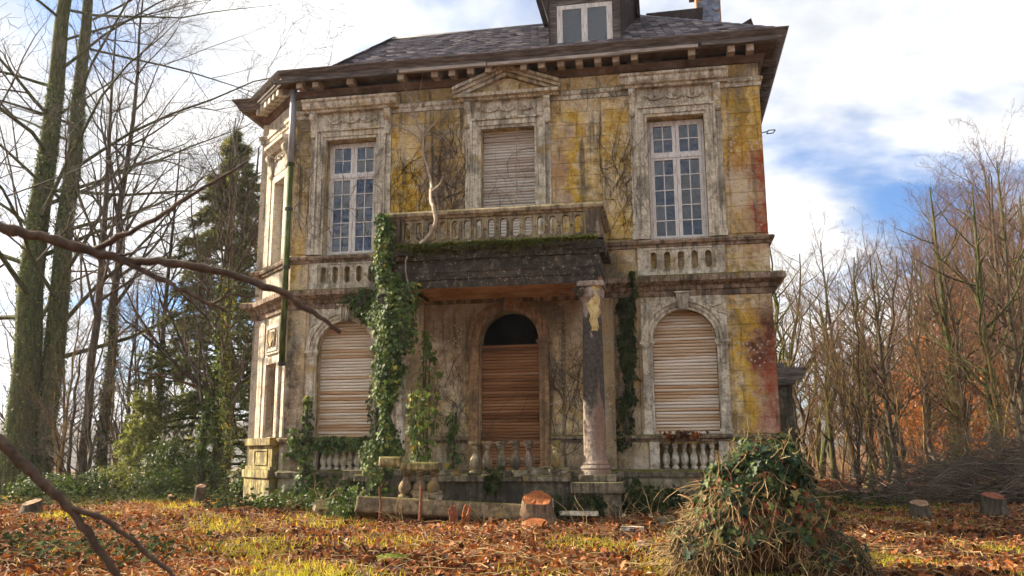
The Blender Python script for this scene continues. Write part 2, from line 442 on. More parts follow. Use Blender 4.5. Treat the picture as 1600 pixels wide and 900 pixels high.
make_leafmat('needle', [(0, (.06, .08, .03)), (.5, (.17, .195, .075)), (1, (.34, .34, .15))], .6, .2, .5)
make_leafmat('shrub_leaf', [(0, (.02, .04, .012)), (.5, (.05, .085, .022)), (1, (.13, .16, .04))], .5, .3)
make_leafmat('copper_leaf', [(0, (.14, .045, .016)), (.5, (.32, .115, .03)), (1, (.48, .22, .07))], .7, .2, .3)
make_leafmat('slate_tone', [(0, (.025, .023, .03)), (.3, (.075, .066, .082)), (.6, (.17, .15, .17)), (1, (.40, .35, .33))], .6, .35, 0)

def make_ground():
    nt, p = new_mat('soil', .95, .1)
    P = pos_of(nt)
    n1 = noise(nt, P, .35, 5, .6)
    n2 = noise(nt, P, 9, 6, .7)
    c = ramp(nt, n2, [(.3, (.035, .02, .012)), (.5, (.12, .055, .026)), (.7, (.24, .12, .055))])
    g = ramp(nt, n2, [(.3, (.04, .035, .010)), (.65, (.14, .11, .03))])
    c = mixc(nt, mrange(nt, n1, .50, .62, 0, .7), c, g)
    base(nt, p, c)
    bump(nt, p, n2, 1.0, .06)
make_ground()

# ------------------------------------------------------------------ mesh helpers
def link(name, me, mat=None, parent=None, label=None, cat=None, group=None, kind=None):
    o = bpy.data.objects.new(name, me)
    COL.objects.link(o)
    if mat and me is not None:
        if not me.materials:
            me.materials.append(MATS[mat])
        elif me.materials[0] != MATS[mat]:
            o.material_slots[0].link = 'OBJECT'
            o.material_slots[0].material = MATS[mat]
    if parent is not None:
        o.parent = parent
    tag(o, label, cat, group, kind)
    return o
def tag(o, label=None, cat=None, group=None, kind=None):
    if label:
        o['label'] = label
    if cat:
        o['category'] = cat
    if group:
        o['group'] = group
    if kind:
        o['kind'] = kind
    return o
def empty(name, loc=(0, 0, 0), rz=0.0, **kw):
    o = bpy.data.objects.new(name, None)
    COL.objects.link(o)
    o.location = loc
    o.rotation_euler = (0, 0, rz)
    return tag(o, **kw)

class MB:
    def __init__(s):
        s.v, s.f = [], []
    def add(s, vs, fs):
        o = len(s.v)
        s.v += [tuple(map(float, v)) for v in vs]
        s.f += [tuple(i+o for i in f) for f in fs]
        return s
    def box(s, x0, x1, y0, y1, z0, z1):
        return s.add([(x0, y0, z0), (x1, y0, z0), (x1, y1, z0), (x0, y1, z0), (x0, y0, z1), (x1, y0, z1), (x1, y1, z1), (x0, y1, z1)],
                     [(3, 2, 1, 0), (4, 5, 6, 7), (0, 1, 5, 4), (1, 2, 6, 5), (2, 3, 7, 6), (3, 0, 4, 7)])
    def block(s, x0, x1, y0, y1, z0, z1, c=.007):
        # box with a chamfered front (y0 side)
        b = [(x0, y1, z0), (x1, y1, z0), (x1, y1, z1), (x0, y1, z1)]
        m = [(x0, y0+c, z0), (x1, y0+c, z0), (x1, y0+c, z1), (x0, y0+c, z1)]
        f = [(x0+c, y0, z0+c), (x1-c, y0, z0+c), (x1-c, y0, z1-c), (x0+c, y0, z1-c)]
        fs = [(8, 9, 10, 11)]
        for i in range(4):
            j = (i+1) % 4
            fs += [(i, j, j+4, i+4), (i+4, j+4, j+8, i+8)]
        return s.add(b+m+f, fs)
    def prism_y(s, pts, y0, y1):
        # outline in (x, z), extruded along y
        n = len(pts)
        vs = [(x, y0, z) for x, z in pts]+[(x, y1, z) for x, z in pts]
        fs = [tuple(range(n)), tuple(range(2*n-1, n-1, -1))]
        fs += [((i+1) % n, i, i+n, (i+1) % n+n) for i in range(n)]
        return s.add(vs, fs)
    def prism_x(s, pts, x0, x1):
        # outline in (y, z), extruded along x
        n = len(pts)
        vs = [(x0, y, z) for y, z in pts]+[(x1, y, z) for y, z in pts]
        fs = [tuple(range(n)), tuple(range(2*n-1, n-1, -1))]
        fs += [((i+1) % n, i, i+n, (i+1) % n+n) for i in range(n)]
        return s.add(vs, fs)
    def prism_z(s, pts, z0, z1):
        n = len(pts)
        vs = [(x, y, z0) for x, y in pts]+[(x, y, z1) for x, y in pts]
        fs = [tuple(range(n-1, -1, -1)), tuple(range(n, 2*n))]
        fs += [(i, (i+1) % n, (i+1) % n+n, i+n) for i in range(n)]
        return s.add(vs, fs)
    def lathe(s, prof, c=(0, 0, 0), k=16):
        vs, fs = [], []
        for r, z in prof:
            vs += [(c[0]+r*math.cos(2*PI*i/k), c[1]+r*math.sin(2*PI*i/k), c[2]+z) for i in range(k)]
        for j in range(len(prof)-1):
            fs += [(j*k+i, j*k+(i+1) % k, (j+1)*k+(i+1) % k, (j+1)*k+i) for i in range(k)]
        fs += [tuple(range(k-1, -1, -1)), tuple((len(prof)-1)*k+i for i in range(k))]
        return s.add(vs, fs)
    def sweep(s, path, prof):
        # closed profile (out, z) swept along an open plan path with mitres; outward = left of travel
        n, m = len(path), len(prof)
        P = [np.array(p, float) for p in path]
        nor = []
        for i in range(n-1):
            d = P[i+1]-P[i]
            d = d/np.linalg.norm(d)
            nor.append(np.array([-d[1], d[0]]))
        vs = []
        for i in range(n):
            if i == 0:
                b = nor[0]
            elif i == n-1:
                b = nor[-1]
            else:
                b = nor[i-1]+nor[i]
                b = b/(1+nor[i-1]@nor[i])
            vs += [(P[i][0]+b[0]*o, P[i][1]+b[1]*o, z) for o, z in prof]
        fs = []
        for i in range(n-1):
            fs += [(i*m+j, i*m+(j+1) % m, (i+1)*m+(j+1) % m, (i+1)*m+j) for j in range(m)]
        fs += [tuple(range(m)), tuple(range(n*m-1, (n-1)*m-1, -1))]
        return s.add(vs, fs)
    def tube(s, pts, rad, k=6):
        P = np.array(pts, float)[None]
        R = np.broadcast_to(np.array(rad, float), (len(pts),))[None]
        v, f = tubes(P, R, k)
        n = len(pts)
        return s.add(v, [tuple(x) for x in f]+[tuple(range(k)), tuple((n-1)*k+i for i in range(k-1, -1, -1))])
    def ring(s, cx, cz, r0, r1, y0, y1, a0=0.0, a1=PI, n=20):
        # arch ring (in x, z), extruded along y
        vs, fs = [], []
        for i in range(n+1):
            a = a0+(a1-a0)*i/n
            ca, sa = math.cos(a), math.sin(a)
            vs += [(cx+r0*ca, y0, cz+r0*sa), (cx+r1*ca, y0, cz+r1*sa), (cx+r1*ca, y1, cz+r1*sa), (cx+r0*ca, y1, cz+r0*sa)]
        for i in range(n):
            fs += [(4*i+j, 4*i+(j+1) % 4, 4*i+4+(j+1) % 4, 4*i+4+j) for j in range(4)]
        fs += [(0, 1, 2, 3), (4*n+3, 4*n+2, 4*n+1, 4*n)]
        return s.add(vs, fs)
    def mesh(s, name, smooth=False):
        me = bpy.data.meshes.new(name)
        me.from_pydata(s.v, [], s.f)
        me.validate()
        import bmesh
        bm = bmesh.new()
        bm.from_mesh(me)
        bmesh.ops.recalc_face_normals(bm, faces=bm.faces)
        bm.to_mesh(me)
        bm.free()
        if smooth:
            me.polygons.foreach_set('use_smooth', [True]*len(me.polygons))
        return me
    def build(s, name, mat, parent=None, smooth=False, bevel=0.0, **kw):
        o = link(name, s.mesh(name, smooth), mat, parent, **kw)
        if bevel:
            m = o.modifiers.new('bevel', 'BEVEL')
            m.width = bevel
            m.segments = 2
            m.limit_method = 'ANGLE'
        return o

def tubes(P, R, k):
    """P (B,n,3) polylines, R (B,n) radii -> verts, quads"""
    B, n, _ = P.shape
    T = np.gradient(P, axis=1)
    T /= np.linalg.norm(T, axis=2, keepdims=True)+1e-9
    mean = np.abs(T.mean(1))
    ref = np.eye(3)[np.argmin(mean, axis=1)][:, None, :]
    U = np.cross(T, np.broadcast_to(ref, T.shape))
    U /= np.linalg.norm(U, axis=2, keepdims=True)+1e-9
    V = np.cross(T, U)
    a = np.arange(k)*2*PI/k
    ring = U[:, :, None, :]*np.cos(a)[None, None, :, None]+V[:, :, None, :]*np.sin(a)[None, None, :, None]
    vs = (P[:, :, None, :]+ring*R[:, :, None, None]).reshape(-1, 3)
    b = np.arange(B)[:, None, None]*n*k
    i = np.arange(n-1)[None, :, None]*k
    j = np.arange(k)[None, None, :]
    j2 = (j+1) % k
    q = np.stack([b+i+j, b+i+j2, b+i+k+j2, b+i+k+j], -1).reshape(-1, 4)
    return vs, q
def npmesh(name, vs, faces, mat, tone=None, smooth=False):
    """vs (N,3); faces: list of int arrays (F,m)"""
    me = bpy.data.meshes.new(name)
    faces = [f for f in faces if len(f)]
    me.vertices.add(len(vs))
    me.vertices.foreach_set('co', np.ascontiguousarray(vs, np.float32).ravel())
    tot = np.concatenate([np.full(len(f), f.shape[1]) for f in faces])
    loops = np.concatenate([f.ravel() for f in faces]).astype(np.int32)
    me.loops.add(len(loops))
    me.loops.foreach_set('vertex_index', loops)
    me.polygons.add(len(tot))
    me.polygons.foreach_set('loop_start', np.concatenate([[0], np.cumsum(tot)[:-1]]).astype(np.int32))
    me.polygons.foreach_set('loop_total', tot.astype(np.int32))
    if smooth:
        me.polygons.foreach_set('use_smooth', np.ones(len(tot), bool))
    me.update(calc_edges=True)
    if tone is not None:
        a = me.attributes.new('tone', 'FLOAT', 'FACE')
        a.data.foreach_set('value', np.ascontiguousarray(tone, np.float32))
    me.materials.append(MATS[mat])
    return me
def merge(parts):
    """[(vs, quads)] -> vs, [quads]"""
    o, V, Q = 0, [], []
    for v, q in parts:
        V.append(v)
        Q.append(q+o)
        o += len(v)
    return np.concatenate(V), [np.concatenate(Q)]
def unit(v):
    return v/(np.linalg.norm(v, axis=-1, keepdims=True)+1e-9)

IVY_T = np.array([(0, 0, 0), (-.40, -.06, .07), (-.30, .2, .05), (-.52, .44, .12), (-.2, .52, .05), (0, 1, -.06), (.2, .52, .05), (.52, .44, .12), (.30, .2, .05), (.40, -.06, .07)])
IVY_F = [(0, 5, 4, 3, 2, 1), (0, 9, 8, 7, 6, 5)]
OVAL_T = np.array([(0, 0, 0), (-.3, .3, .1), (-.24, .75, .08), (0, 1, -.12), (.24, .75, .08), (.3, .3, .1)])
OVAL_F = [(0, 3, 2, 1), (0, 5, 4, 3)]
BLADE_T = np.array([(-.035, 0, 0), (.035, 0, 0), (.026, .55, .06), (-.026, .55, .06), (0, 1, .3)])
BLADE_F = [(0, 1, 2, 3)]
BLADE_T3 = [(3, 2, 4)]
def leaves(C, Nrm, Up, size, T=IVY_T, F=IVY_F, rng=RNG):
    """instances of a leaf template: v axis along Up (made square to Nrm)"""
    Nrm = unit(Nrm)
    V = unit(Up-Nrm*(Up*Nrm).sum(-1, keepdims=True))
    U = np.cross(V, Nrm)
    n, m = len(C), len(T)
    S = size[:, None, None]
    vs = C[:, None, :]+S*(T[None, :, 0, None]*U[:, None, :]+T[None, :, 1, None]*V[:, None, :]+T[None, :, 2, None]*Nrm[:, None, :])
    off = (np.arange(n)*m)[:, None]
    by = {}
    for f in F:
        by.setdefault(len(f), []).append(f)
    fs, owner = [], []
    for L, fl in by.items():
        fs.append(np.concatenate([off+np.array(f)[None] for f in fl]))
        owner.append(np.tile(np.arange(n), len(fl)))
    return vs.reshape(-1, 3), fs, np.concatenate(owner)
def leaf_obj(name, mat, C, Nrm, Up, size, tone, parent=None, T=IVY_T, F=IVY_F, **kw):
    vs, fs, ow = leaves(C, Nrm, Up, size, T, F)
    return link(name, npmesh(name, vs, fs, mat, tone[ow]), None, parent, **kw)
def rnd_unit(n, rng=RNG):
    return unit(rng.normal(size=(n, 3)))

# ------------------------------------------------------------------ terrain
def gz(x, y):
    x, y = np.asarray(x, float), np.asarray(y, float)
    dx = np.maximum(np.maximum(-7.0-x, x-6.0), 0)
    dy = np.maximum(np.maximum(-2.2-y, y-9), 0)
    d = np.sqrt(dx*dx+dy*dy)
    z = .16*np.clip(1-d/5.0, 0, 1)**1.5
    z = z+.045*np.sin(x*.9+1.3*np.sin(y*.5))*np.cos(y*.8+.6)+.02*np.sin(x*2.7+y*1.9)
    far = np.clip((np.abs(x)+np.abs(y)-60)/200, 0, 1)
    z = z*(1-far)
    z = z-np.clip((-x-16)/60, 0, 1)*5*np.clip((y+5)/20, 0, 1)
    z = z+np.clip((x-16)/50, 0, 1)*3.0
    return z
g = np.linspace(-1, 1, 231)
gx = np.sign(g)*(np.abs(g)*18+np.abs(g)**5*1500)
XX, YY = np.meshgrid(gx, gx-2, indexing='ij')
vs = np.stack([XX, YY, gz(XX, YY)], -1).reshape(-1, 3)
I, J = np.meshgrid(np.arange(230), np.arange(230), indexing='ij')
a = (I*231+J).ravel()
link('ground', npmesh('ground', vs, [np.stack([a, a+231, a+232, a+1], -1)], 'soil', smooth=True), kind='structure')

# ------------------------------------------------------------------ the mansion
D, HW, AW = 3.76, .62, .663
XL, XR = -5.17, 5.60
PATH = [(XR, 9), (XR, 0), (XL, 0), (-6.54, 1.37), (-6.72, 1.37), (-6.72, 9)]
house = empty('mansion', (0, 0, 0), label='derelict two-storey stone mansion with shuttered arches and a collapsing porch balcony', cat='house')

def wall_open(mb, x0, x1, z0, z1, ops, y0, y1):
    """wall slab with openings (x0, x1, z0, z1, arched): boxes of a grid, arched tops filled in"""
    xs = sorted({x0, x1} | {o[0] for o in ops} | {o[1] for o in ops})
    zs = sorted({z0, z1} | {o[2] for o in ops} | {o[3] for o in ops})
    for i in range(len(xs)-1):
        j = 0
        while j < len(zs)-1:
            def hole(j):
                cx, cz = (xs[i]+xs[i+1])/2, (zs[j]+zs[j+1])/2
                return any(o[0] < cx < o[1] and o[2] < cz < o[3] for o in ops)
            if hole(j):
                j += 1
                continue
            k = j
            while k+1 < len(zs)-1 and not hole(k+1):
                k += 1
            mb.box(xs[i], xs[i+1], y0, y1, zs[j], zs[k+1])
            j = k+1
    for o in ops:
        if o[4]:
            r = (o[1]-o[0])/2
            cx, sp = (o[0]+o[1])/2, o[3]-r
            n = 10
            for s in (-1, 1):
                for i in range(n):
                    a, b = PI/2*i/n, PI/2*(i+1)/n
                    p = [(cx+s*r*math.cos(a), sp+r*math.sin(a)), (cx+s*r*math.cos(b), sp+r*math.sin(b)), (cx+s*r*math.cos(b), o[3]), (cx+s*r*math.cos(a), o[3])]
                    mb.prism_y(p, y0, y1)
FRONT_OPS = [(-D-AW, -D+AW, 1.68, 4.30, True), (D-AW, D+AW, 1.68, 4.30, True), (-AW, AW, .95, 4.40, True),
             (-D-HW, -D+HW, 5.84, 8.64, False), (D-HW, D+HW, 5.84, 8.64, False), (-HW, HW, 5.45, 8.64, False),
             (-D-.6, -D+.6, .98, 1.50, False), (D-.6, D+.6, .98, 1.50, False),
             (-D-.72, -D+.72, 5.13, 5.62, False), (D-.72, D+.72, 5.13, 5.62, False)]
mb = MB()
wall_open(mb, XL, XR, -.3, 9.92, FRONT_OPS, 0, .45)
wall = mb.build('wall', 'stucco', house)
mb = MB()
mb.box(XR-.45, XR, .451, 9, -.3, 9.92)
mb.box(-6.72, -6.35, 1.82, 9, -.3, 9.92)
mb.box(-6.35, XR-.45, 8.55, 9, -.3, 9.92)
mb.box(-6.72, -6.545, 1.37, 1.819, -.3, 9.92)
mb.build('side_wall', 'pale_stucco', house)
mb = MB()
mb.box(-5.5, XR-.46, 2.6, 2.75, 0, 9.9)
mb.box(-5.5, XR-.46, .46, 2.59, 4.75, 4.95)
mb.box(-5.5, XR-.46, .46, 2.59, .7, .9)
for x in (-1.8, 1.8):
    mb.box(x-.06, x+.06, .46, 2.59, .91, 4.74)
    mb.box(x-.06, x+.06, .46, 2.59, 4.96, 9.9)
mb.build('interior_partition', 'interior', house)

def courses(parent, spans, z0, z1, h, y, mat='stucco', y1=None, lw=1.7):
    n = max(1, round((z1-z0)/h))
    hh = (z1-z0)/n
    for r in range(n):
        za, zb = z0+r*hh, z0+(r+1)*hh
        for x0, x1 in spans:
            w = x1-x0
            k = max(1, round(w/lw))
            cuts = [x0+w*i/k for i in range(k+1)]
            if k > 1 and r % 2:
                cuts = [x0]+[x0+w*(i+.5)/k for i in range(k)]+[x1]
            elif k == 1 and w > .6 and r % 2:
                cuts = [x0, x0+w*(.4 if r % 4 == 1 else .6), x1]
            for a, b in zip(cuts[:-1], cuts[1:]):
                if b-a < .12:
                    continue
                j = random.uniform(-.0035, .0035)
                g = .003
                m = MB()
                m.block(a+g, b-g, y-.022+j, y if y1 is None else y1, za+g, zb-g, .0035)
                o = link('block', m.mesh('block'), mat, parent)
courses(wall, [(XL+.02, -4.75), (-2.77, -.98), (.98, 2.12), (2.13, 2.77), (4.75, XR-.005)], 5.90, 9.20, .29, -.002)
courses(wall, [(XL+.02, -2.6), (-2.6, -1.1), (1.1, 2.12), (2.13, XR-.005)], 9.44, 9.74, .3, -.002, lw=1.1)
courses(wall, [(XL+.02, -4.72), (-2.80, -.96), (.96, 2.80), (4.74, XR-.005)], 1.70, 4.58, .32, -.002)
courses(wall, [(XL+.02, -4.56), (-2.96, -2.3), (2.3, 2.93), (4.60, XR-.005)], .98, 1.54, .28, -.002)
courses(wall, [(XL+.02, -4.72), (-2.80, -2.25), (2.25, 2.80), (4.72, XR-.005)], 5.06, 5.66, .3, -.002, lw=.9)
courses(wall, [(2.5, XR+.05), (XL-.05, -2.6)], .05, .82, .39, -.06, y1=-.001, lw=1.0)

# mouldings that run round the house
def run(name, prof, mat, path=PATH, bevel=.006):
    mb = MB()
    mb.sweep(path, prof)
    return mb.build(name, mat, house, bevel=bevel)
run('plinth_band', [(-.02, .82), (.12, .82), (.13, .86), (.13, .93), (.05, .975), (-.02, .975)], 'moss_stone')
for pth in ([(XR, 9), (XR, 0), (AW+.2, 0)], [(-AW-.2, 0)]+PATH[2:]):
    run('sill_band', [(-.02, 1.545), (.05, 1.545), (.06, 1.59), (.11, 1.61), (.12, 1.66), (.09, 1.685), (-.02, 1.69)], 'band', pth)
run('mid_cornice', [(-.02, 4.59), (.045, 4.59), (.05, 4.70), (.09, 4.72), (.11, 4.80), (.20, 4.84), (.26, 4.88), (.27, 4.99), (.22, 5.02), (-.02, 5.05)], 'band')
run('upper_sill_band', [(-.02, 5.665), (.05, 5.665), (.06, 5.72), (.10, 5.74), (.12, 5.80), (.10, 5.83), (-.02, 5.85)], 'band')
run('string_course', [(-.02, 9.21), (.035, 9.21), (.04, 9.30), (.07, 9.32), (.08, 9.40), (.03, 9.44), (-.02, 9.44)], 'trim')
run('bed_mould', [(-.02, 9.75), (.06, 9.75), (.09, 9.80), (.14, 9.85), (.15, 9.90), (-.02, 9.91)], 'soffit')
EO = .51
eaves = run('eaves_soffit', [(-.05, 10.05), (EO-.03, 10.05), (EO-.03, 10.08), (-.05, 10.08)], 'soffit')
mb = MB()
mb.sweep(PATH, [(EO-.13, 10.0), (EO-.06, 9.995), (EO-.03, 10.06), (EO-.01, 10.07), (EO, 10.12), (EO+.05, 10.165), (EO+.10, 10.225), (EO+.03, 10.245), (EO-.13, 10.22)])
mb.build('fascia', 'eave_wood', eaves, bevel=.005)
for k, (a, b_, dz, rot, mt) in enumerate([(-5.55, -2.52, .0, .0, 'eave_wood'), (-2.45, -.4, .0, .0, 'pale_wood'), (-.38, 2.62, -.012, .001, 'pale_wood'), (2.64, 4.35, -.01, -.004, 'pale_wood'), (4.38, 5.98, .035, 0, 'eave_wood')]):
    o = MB().block(a, b_, -EO-.035-.012*(k in (1, 2, 3)), -EO+.04, 9.965+dz, 10.045+dz, .006).build('fascia_board', mt, eaves)
    o.rotation_euler = (0, rot, 0)
# modillions under the eaves (some have fallen)
mbm = MB()
mbm.prism_x([(-.02, 10.045), (-.02, 9.89), (-.25, 9.87), (-.36, 9.85), (-.43, 9.855), (-.43, 10.045)], -.075, .075)
mod_me = mbm.mesh('modillion')
gone = {2, 4, 5, 7, 12, 20, 21, 23}
xs = [-4.95+.415*i for i in range(26)]
for i, x in enumerate(xs):
    if i in gone:
        continue
    o = link('modillion', mod_me, 'modillion_wood', eaves)
    o.location = (x, -.01+random.uniform(-.01, .01), random.uniform(-.012, .0))
    o.rotation_euler = (0, 0, random.uniform(-.04, .04))
for i in range(6):
    t = .12+.15*i
    o = link('modillion', mod_me, 'pale_trim', eaves)
    o.location = (-6.54+1.37*t, 1.37-1.37*t, 0)
    o.rotation_euler = (0, 0, -PI/4)
for i in range(6):
    o = link('modillion', mod_me, 'eave_wood', eaves)
    o.location = (XR+.03, .5+.6*i, 0)
    o.rotation_euler = (0, 0, PI/2)

# ---- roof
ER = EO+.05
A0, B0 = (-4.25, -ER+.06, 10.21), (6.02+.1, -ER+.02, 10.21)
C0 = (-5.95, 1.3, 10.21)
RL, RR_ = (-3.5, 2.0, 12.16), (3.0, 2.05, 12.2)
BL, BR = (-5.95, 9.5, 10.3), (6.12, 9.5, 10.3)
TL, TR = (-3.5, 6.5, 12.3), (3.0, 6.5, 12.3)
mb = MB()
mb.add([A0, B0, RR_, RL, C0, BL, BR, TL, TR], [(0, 1, 2, 3), (4, 0, 3), (5, 4, 3, 7), (1, 6, 8, 2), (6, 5, 7, 8), (3, 2, 8, 7)])
roof = mb.build('roof', 'slate', house)
def slates(p00, p10, p11, p01, w, e, seed):
    """slates on a quad: p00-p10 along the eave, p01-p11 along the ridge"""
    rg = np.random.default_rng(seed)
    p00, p10, p11, p01 = [np.array(p, float) for p in (p00, p10, p11, p01)]
    up = unit(((p01+p11)/2-(p00+p10)/2))
    al = unit(p10-p00)
    nr = np.cross(al, up)
    L = np.linalg.norm((p01+p11)/2-(p00+p10)/2)
    V, T = [], []
    for r in range(int(L/e)+1):
        t = r*e/L
        if t > 1:
            break
        a, b = p00+(p01-p00)*t, p10+(p11-p10)*t
        n = max(1, int(np.linalg.norm(b-a)/w))
        for k in range(n+1):
            c = a+(b-a)*((k+(.5 if r % 2 else 0))/n)
            ww = w*.46
            h = e*1.55
            lift = .012+rg.uniform(0, .014)
            q = [c-al*ww+nr*lift, c+al*ww+nr*(lift+rg.uniform(-.004, .004)), c+al*ww+up*h+nr*.002, c-al*ww+up*h+nr*.002]
            lo = [q[0]-nr*.012, q[1]-nr*.012]
            V += [q[0], q[1], q[2], q[3], lo[0], lo[1]]
            T += [np.clip(rg.normal(.45, .24), 0, 1)]*2
    n = len(V)//6
    o = (np.arange(n)*6)[:, None]
    f = np.stack([o+np.array([0, 1, 2, 3]), o+np.array([4, 5, 1, 0])], 1).reshape(-1, 4)
    return npmesh('slate', np.array(V), [f], 'slate_tone', np.array(T))
link('slate', slates(A0, B0, RR_, RL, .19, .12, 1), None, roof, kind='stuff')
link('slate', slates(C0, A0, RL, RL, .19, .12, 2), None, roof, kind='stuff')
mb = MB()
mb.tube([A0, RL], .045, 6)
mb.tube([RL, RR_], .05, 6)
mb.tube([RR_, B0], .045, 6)
mb.build('ridge_cap', 'slate', roof, smooth=True)
# a gutter board edge sitting on the fascia
mb = MB()
mb.sweep(PATH, [(EO+.02, 10.247), (EO+.10, 10.235), (EO+.115, 10.25), (EO+.02, 10.266)])
mb.build('gutter_lip', 'zinc', eaves)

# ---- dormer
dormer = MB().box(1.00, 2.62, .02, 1.9, 10.35, 12.35).build('dormer', 'dark_wood', house)
mb = MB()
mb.box(.98, 1.16, -.03, .06, 10.33, 12.0).box(2.46, 2.64, -.03, .06, 10.33, 12.0).box(1.16, 2.46, -.02, .05, 11.56, 12.0).box(.96, 2.66, -.06, .05, 10.28, 10.40)
mb.build('dormer_frame', 'eave_wood', dormer, bevel=.008)
mb = MB()
mb.box(1.17, 1.30, -.015, .04, 10.41, 11.55).box(2.32, 2.45, -.015, .04, 10.41, 11.55).box(1.74, 1.88, -.025, .04, 10.41, 11.55).box(1.30, 2.32, -.015, .04, 11.44, 11.55).box(1.30, 1.74, -.01, .04, 10.41, 10.50).box(1.88, 2.32, -.01, .04, 10.41, 10.50)
mb.build('sash', 'white_paint', dormer, bevel=.006)
for x0, x1 in ((1.30, 1.74), (1.88, 2.32)):
    MB().box(x0, x1, .004, .012, 10.5, 11.44).build('pane', 'glass', dormer)
mb = MB()
mb.prism_y([(.74, 12.05), (.98, 11.15), (1.0, 10.5), (1.0, 12.1)], -.15, 1.8)
mb.build('cheek_board', 'dark_wood', dormer)
mb = MB()
mb.prism_y([(2.64, 12.1), (2.64, 10.5), (2.70, 11.15), (2.96, 12.05)], -.15, 1.8)
mb.build('cheek_board', 'dark_wood', dormer)
mb = MB()
mb.prism_y([(.62, 12.0), (.70, 12.12), (1.3, 12.62), (1.82, 12.78), (2.35, 12.62), (2.98, 12.12), (3.06, 12.0), (2.6, 12.06), (1.0, 12.06)], -.32, 2.4)
mb.build('dormer_roof', 'slate', dormer)
mb = MB()
mb.prism_y([(3.55, 11.3), (3.55, 12.24), (3.2, 12.34), (4.62, 12.36), (4.62, 12.26), (4.5, 11.3)], 2.2, 3.2)
mb.build('rear_dormer', 'dark_wood', house)
mb = MB()
mb.prism_y([(4.55, 10.4), (5.55, 10.95), (5.6, 10.75), (5.6, 10.35)], .25, 2.2)
mb.build('side_dormer', 'dark_wood', house)

# ---- chimney, hung with scale slates
ch = MB().box(4.50, 5.12, 3.0, 3.9, 11.2, 14.6).build('chimney', 'chimney_brick', house)
MB().box(4.36, 5.25, 2.9, 4.0, 13.5, 13.62).build('chimney_cap', 'eave_wood', ch)
sp = [(0.155*math.sin(a), -.13*math.cos(a)) for a in np.linspace(-PI/2, PI/2, 9)]
mbs = MB().prism_y([(x, z) for x, z in sp]+[(.155, .14), (-.155, .14)], -.008, .008)
sme = mbs.mesh('scale_slate')
for r in range(12):
    for k in range(3):
        x = 4.64+k*.175+(.087 if r % 2 else 0)
        if x > 5.06:
            continue
        o = link('scale_slate', sme, 'chimney_slate', ch)
        o.location = (x, 2.975-.002*k, 11.5+r*.16)
        o.scale = (.66, 1, 1)
        o.rotation_euler = (-.07, random.uniform(-.08, .08), random.uniform(-.03, .03))

# ---- upper windows
def bars(mb, x0, x1, z0, z1, nx, nz, y0, y1, w=.022):
    for i in range(1, nx):
        x = x0+(x1-x0)*i/nx
        mb.box(x-w/2, x+w/2, y0, y1, z0, z1)
    for j in range(1, nz):
        z = z0+(z1-z0)*j/nz
        mb.box(x0, x1, y0+.002, y1+.002, z-w/2, z+w/2)
def upper_window(cx, parent, hw=HW, z0=5.86, z1=8.62, yy=.20):
    tz = z0+(z1-z0)*.70
    mb = MB()
    mb.box(cx-hw+.005, cx-hw+.06, yy, yy+.08, z0, z1).box(cx+hw-.06, cx+hw-.005, yy, yy+.08, z0, z1)
    mb.box(cx-hw+.06, cx+hw-.06, yy, yy+.08, z1-.07, z1).box(cx-hw+.06, cx+hw-.06, yy, yy+.08, z0, z0+.06)
    mb.box(cx-hw+.06, cx+hw-.06, yy-.03, yy+.08, tz-.04, tz+.04)
    w = mb.build('window', 'white_paint', parent, bevel=.005)
    for s in (-1, 1):
        for (a, b, nz) in ((z0+.06, tz-.04, 5), (tz+.04, z1-.07, 2)):
            x0, x1 = (cx-hw+.06, cx-.004) if s < 0 else (cx+.004, cx+hw-.06)
            fw = .075
            m = MB()
            yb = yy-.012
            m.box(x0, x0+fw, yb, yy+.05, a, b).box(x1-fw, x1, yb, yy+.05, a, b)
            m.box(x0+fw, x1-fw, yb, yy+.05, a, a+.05).box(x0+fw, x1-fw, yb, yy+.05, b-.05, b)
            bars(m, x0+fw, x1-fw, a+.05, b-.05, 2, nz, yy+.002, yy+.035)
            m.build('sash', 'white_paint', w)
            for i in range(2):
                for j in range(nz):
                    pw, ph = (x1-x0-2*fw)/2, (b-a-.1)/nz
                    pm = MB().box(-pw/2+.008, pw/2-.008, -.002, .002, -ph/2+.008, ph/2-.008)
                    o = pm.build('pane', 'glass', w)
                    o.location = (x0+fw+pw*(i+.5), yy+.02, a+.05+ph*(j+.5))
                    o.rotation_euler = (random.uniform(-.05, .05), 0, random.uniform(-.05, .05))
    return w
upper_window(-D, house)
upper_window(D, house)
for dx, w, h in ((-.22, .16, .13), (.25, .17, .10)):
    mb = MB()
    mb.box(-D+dx-w, -D+dx+w, .42, .45, 5.87, 5.9+h*2)
    mb.build('curtain_scrap', 'curtain', house)

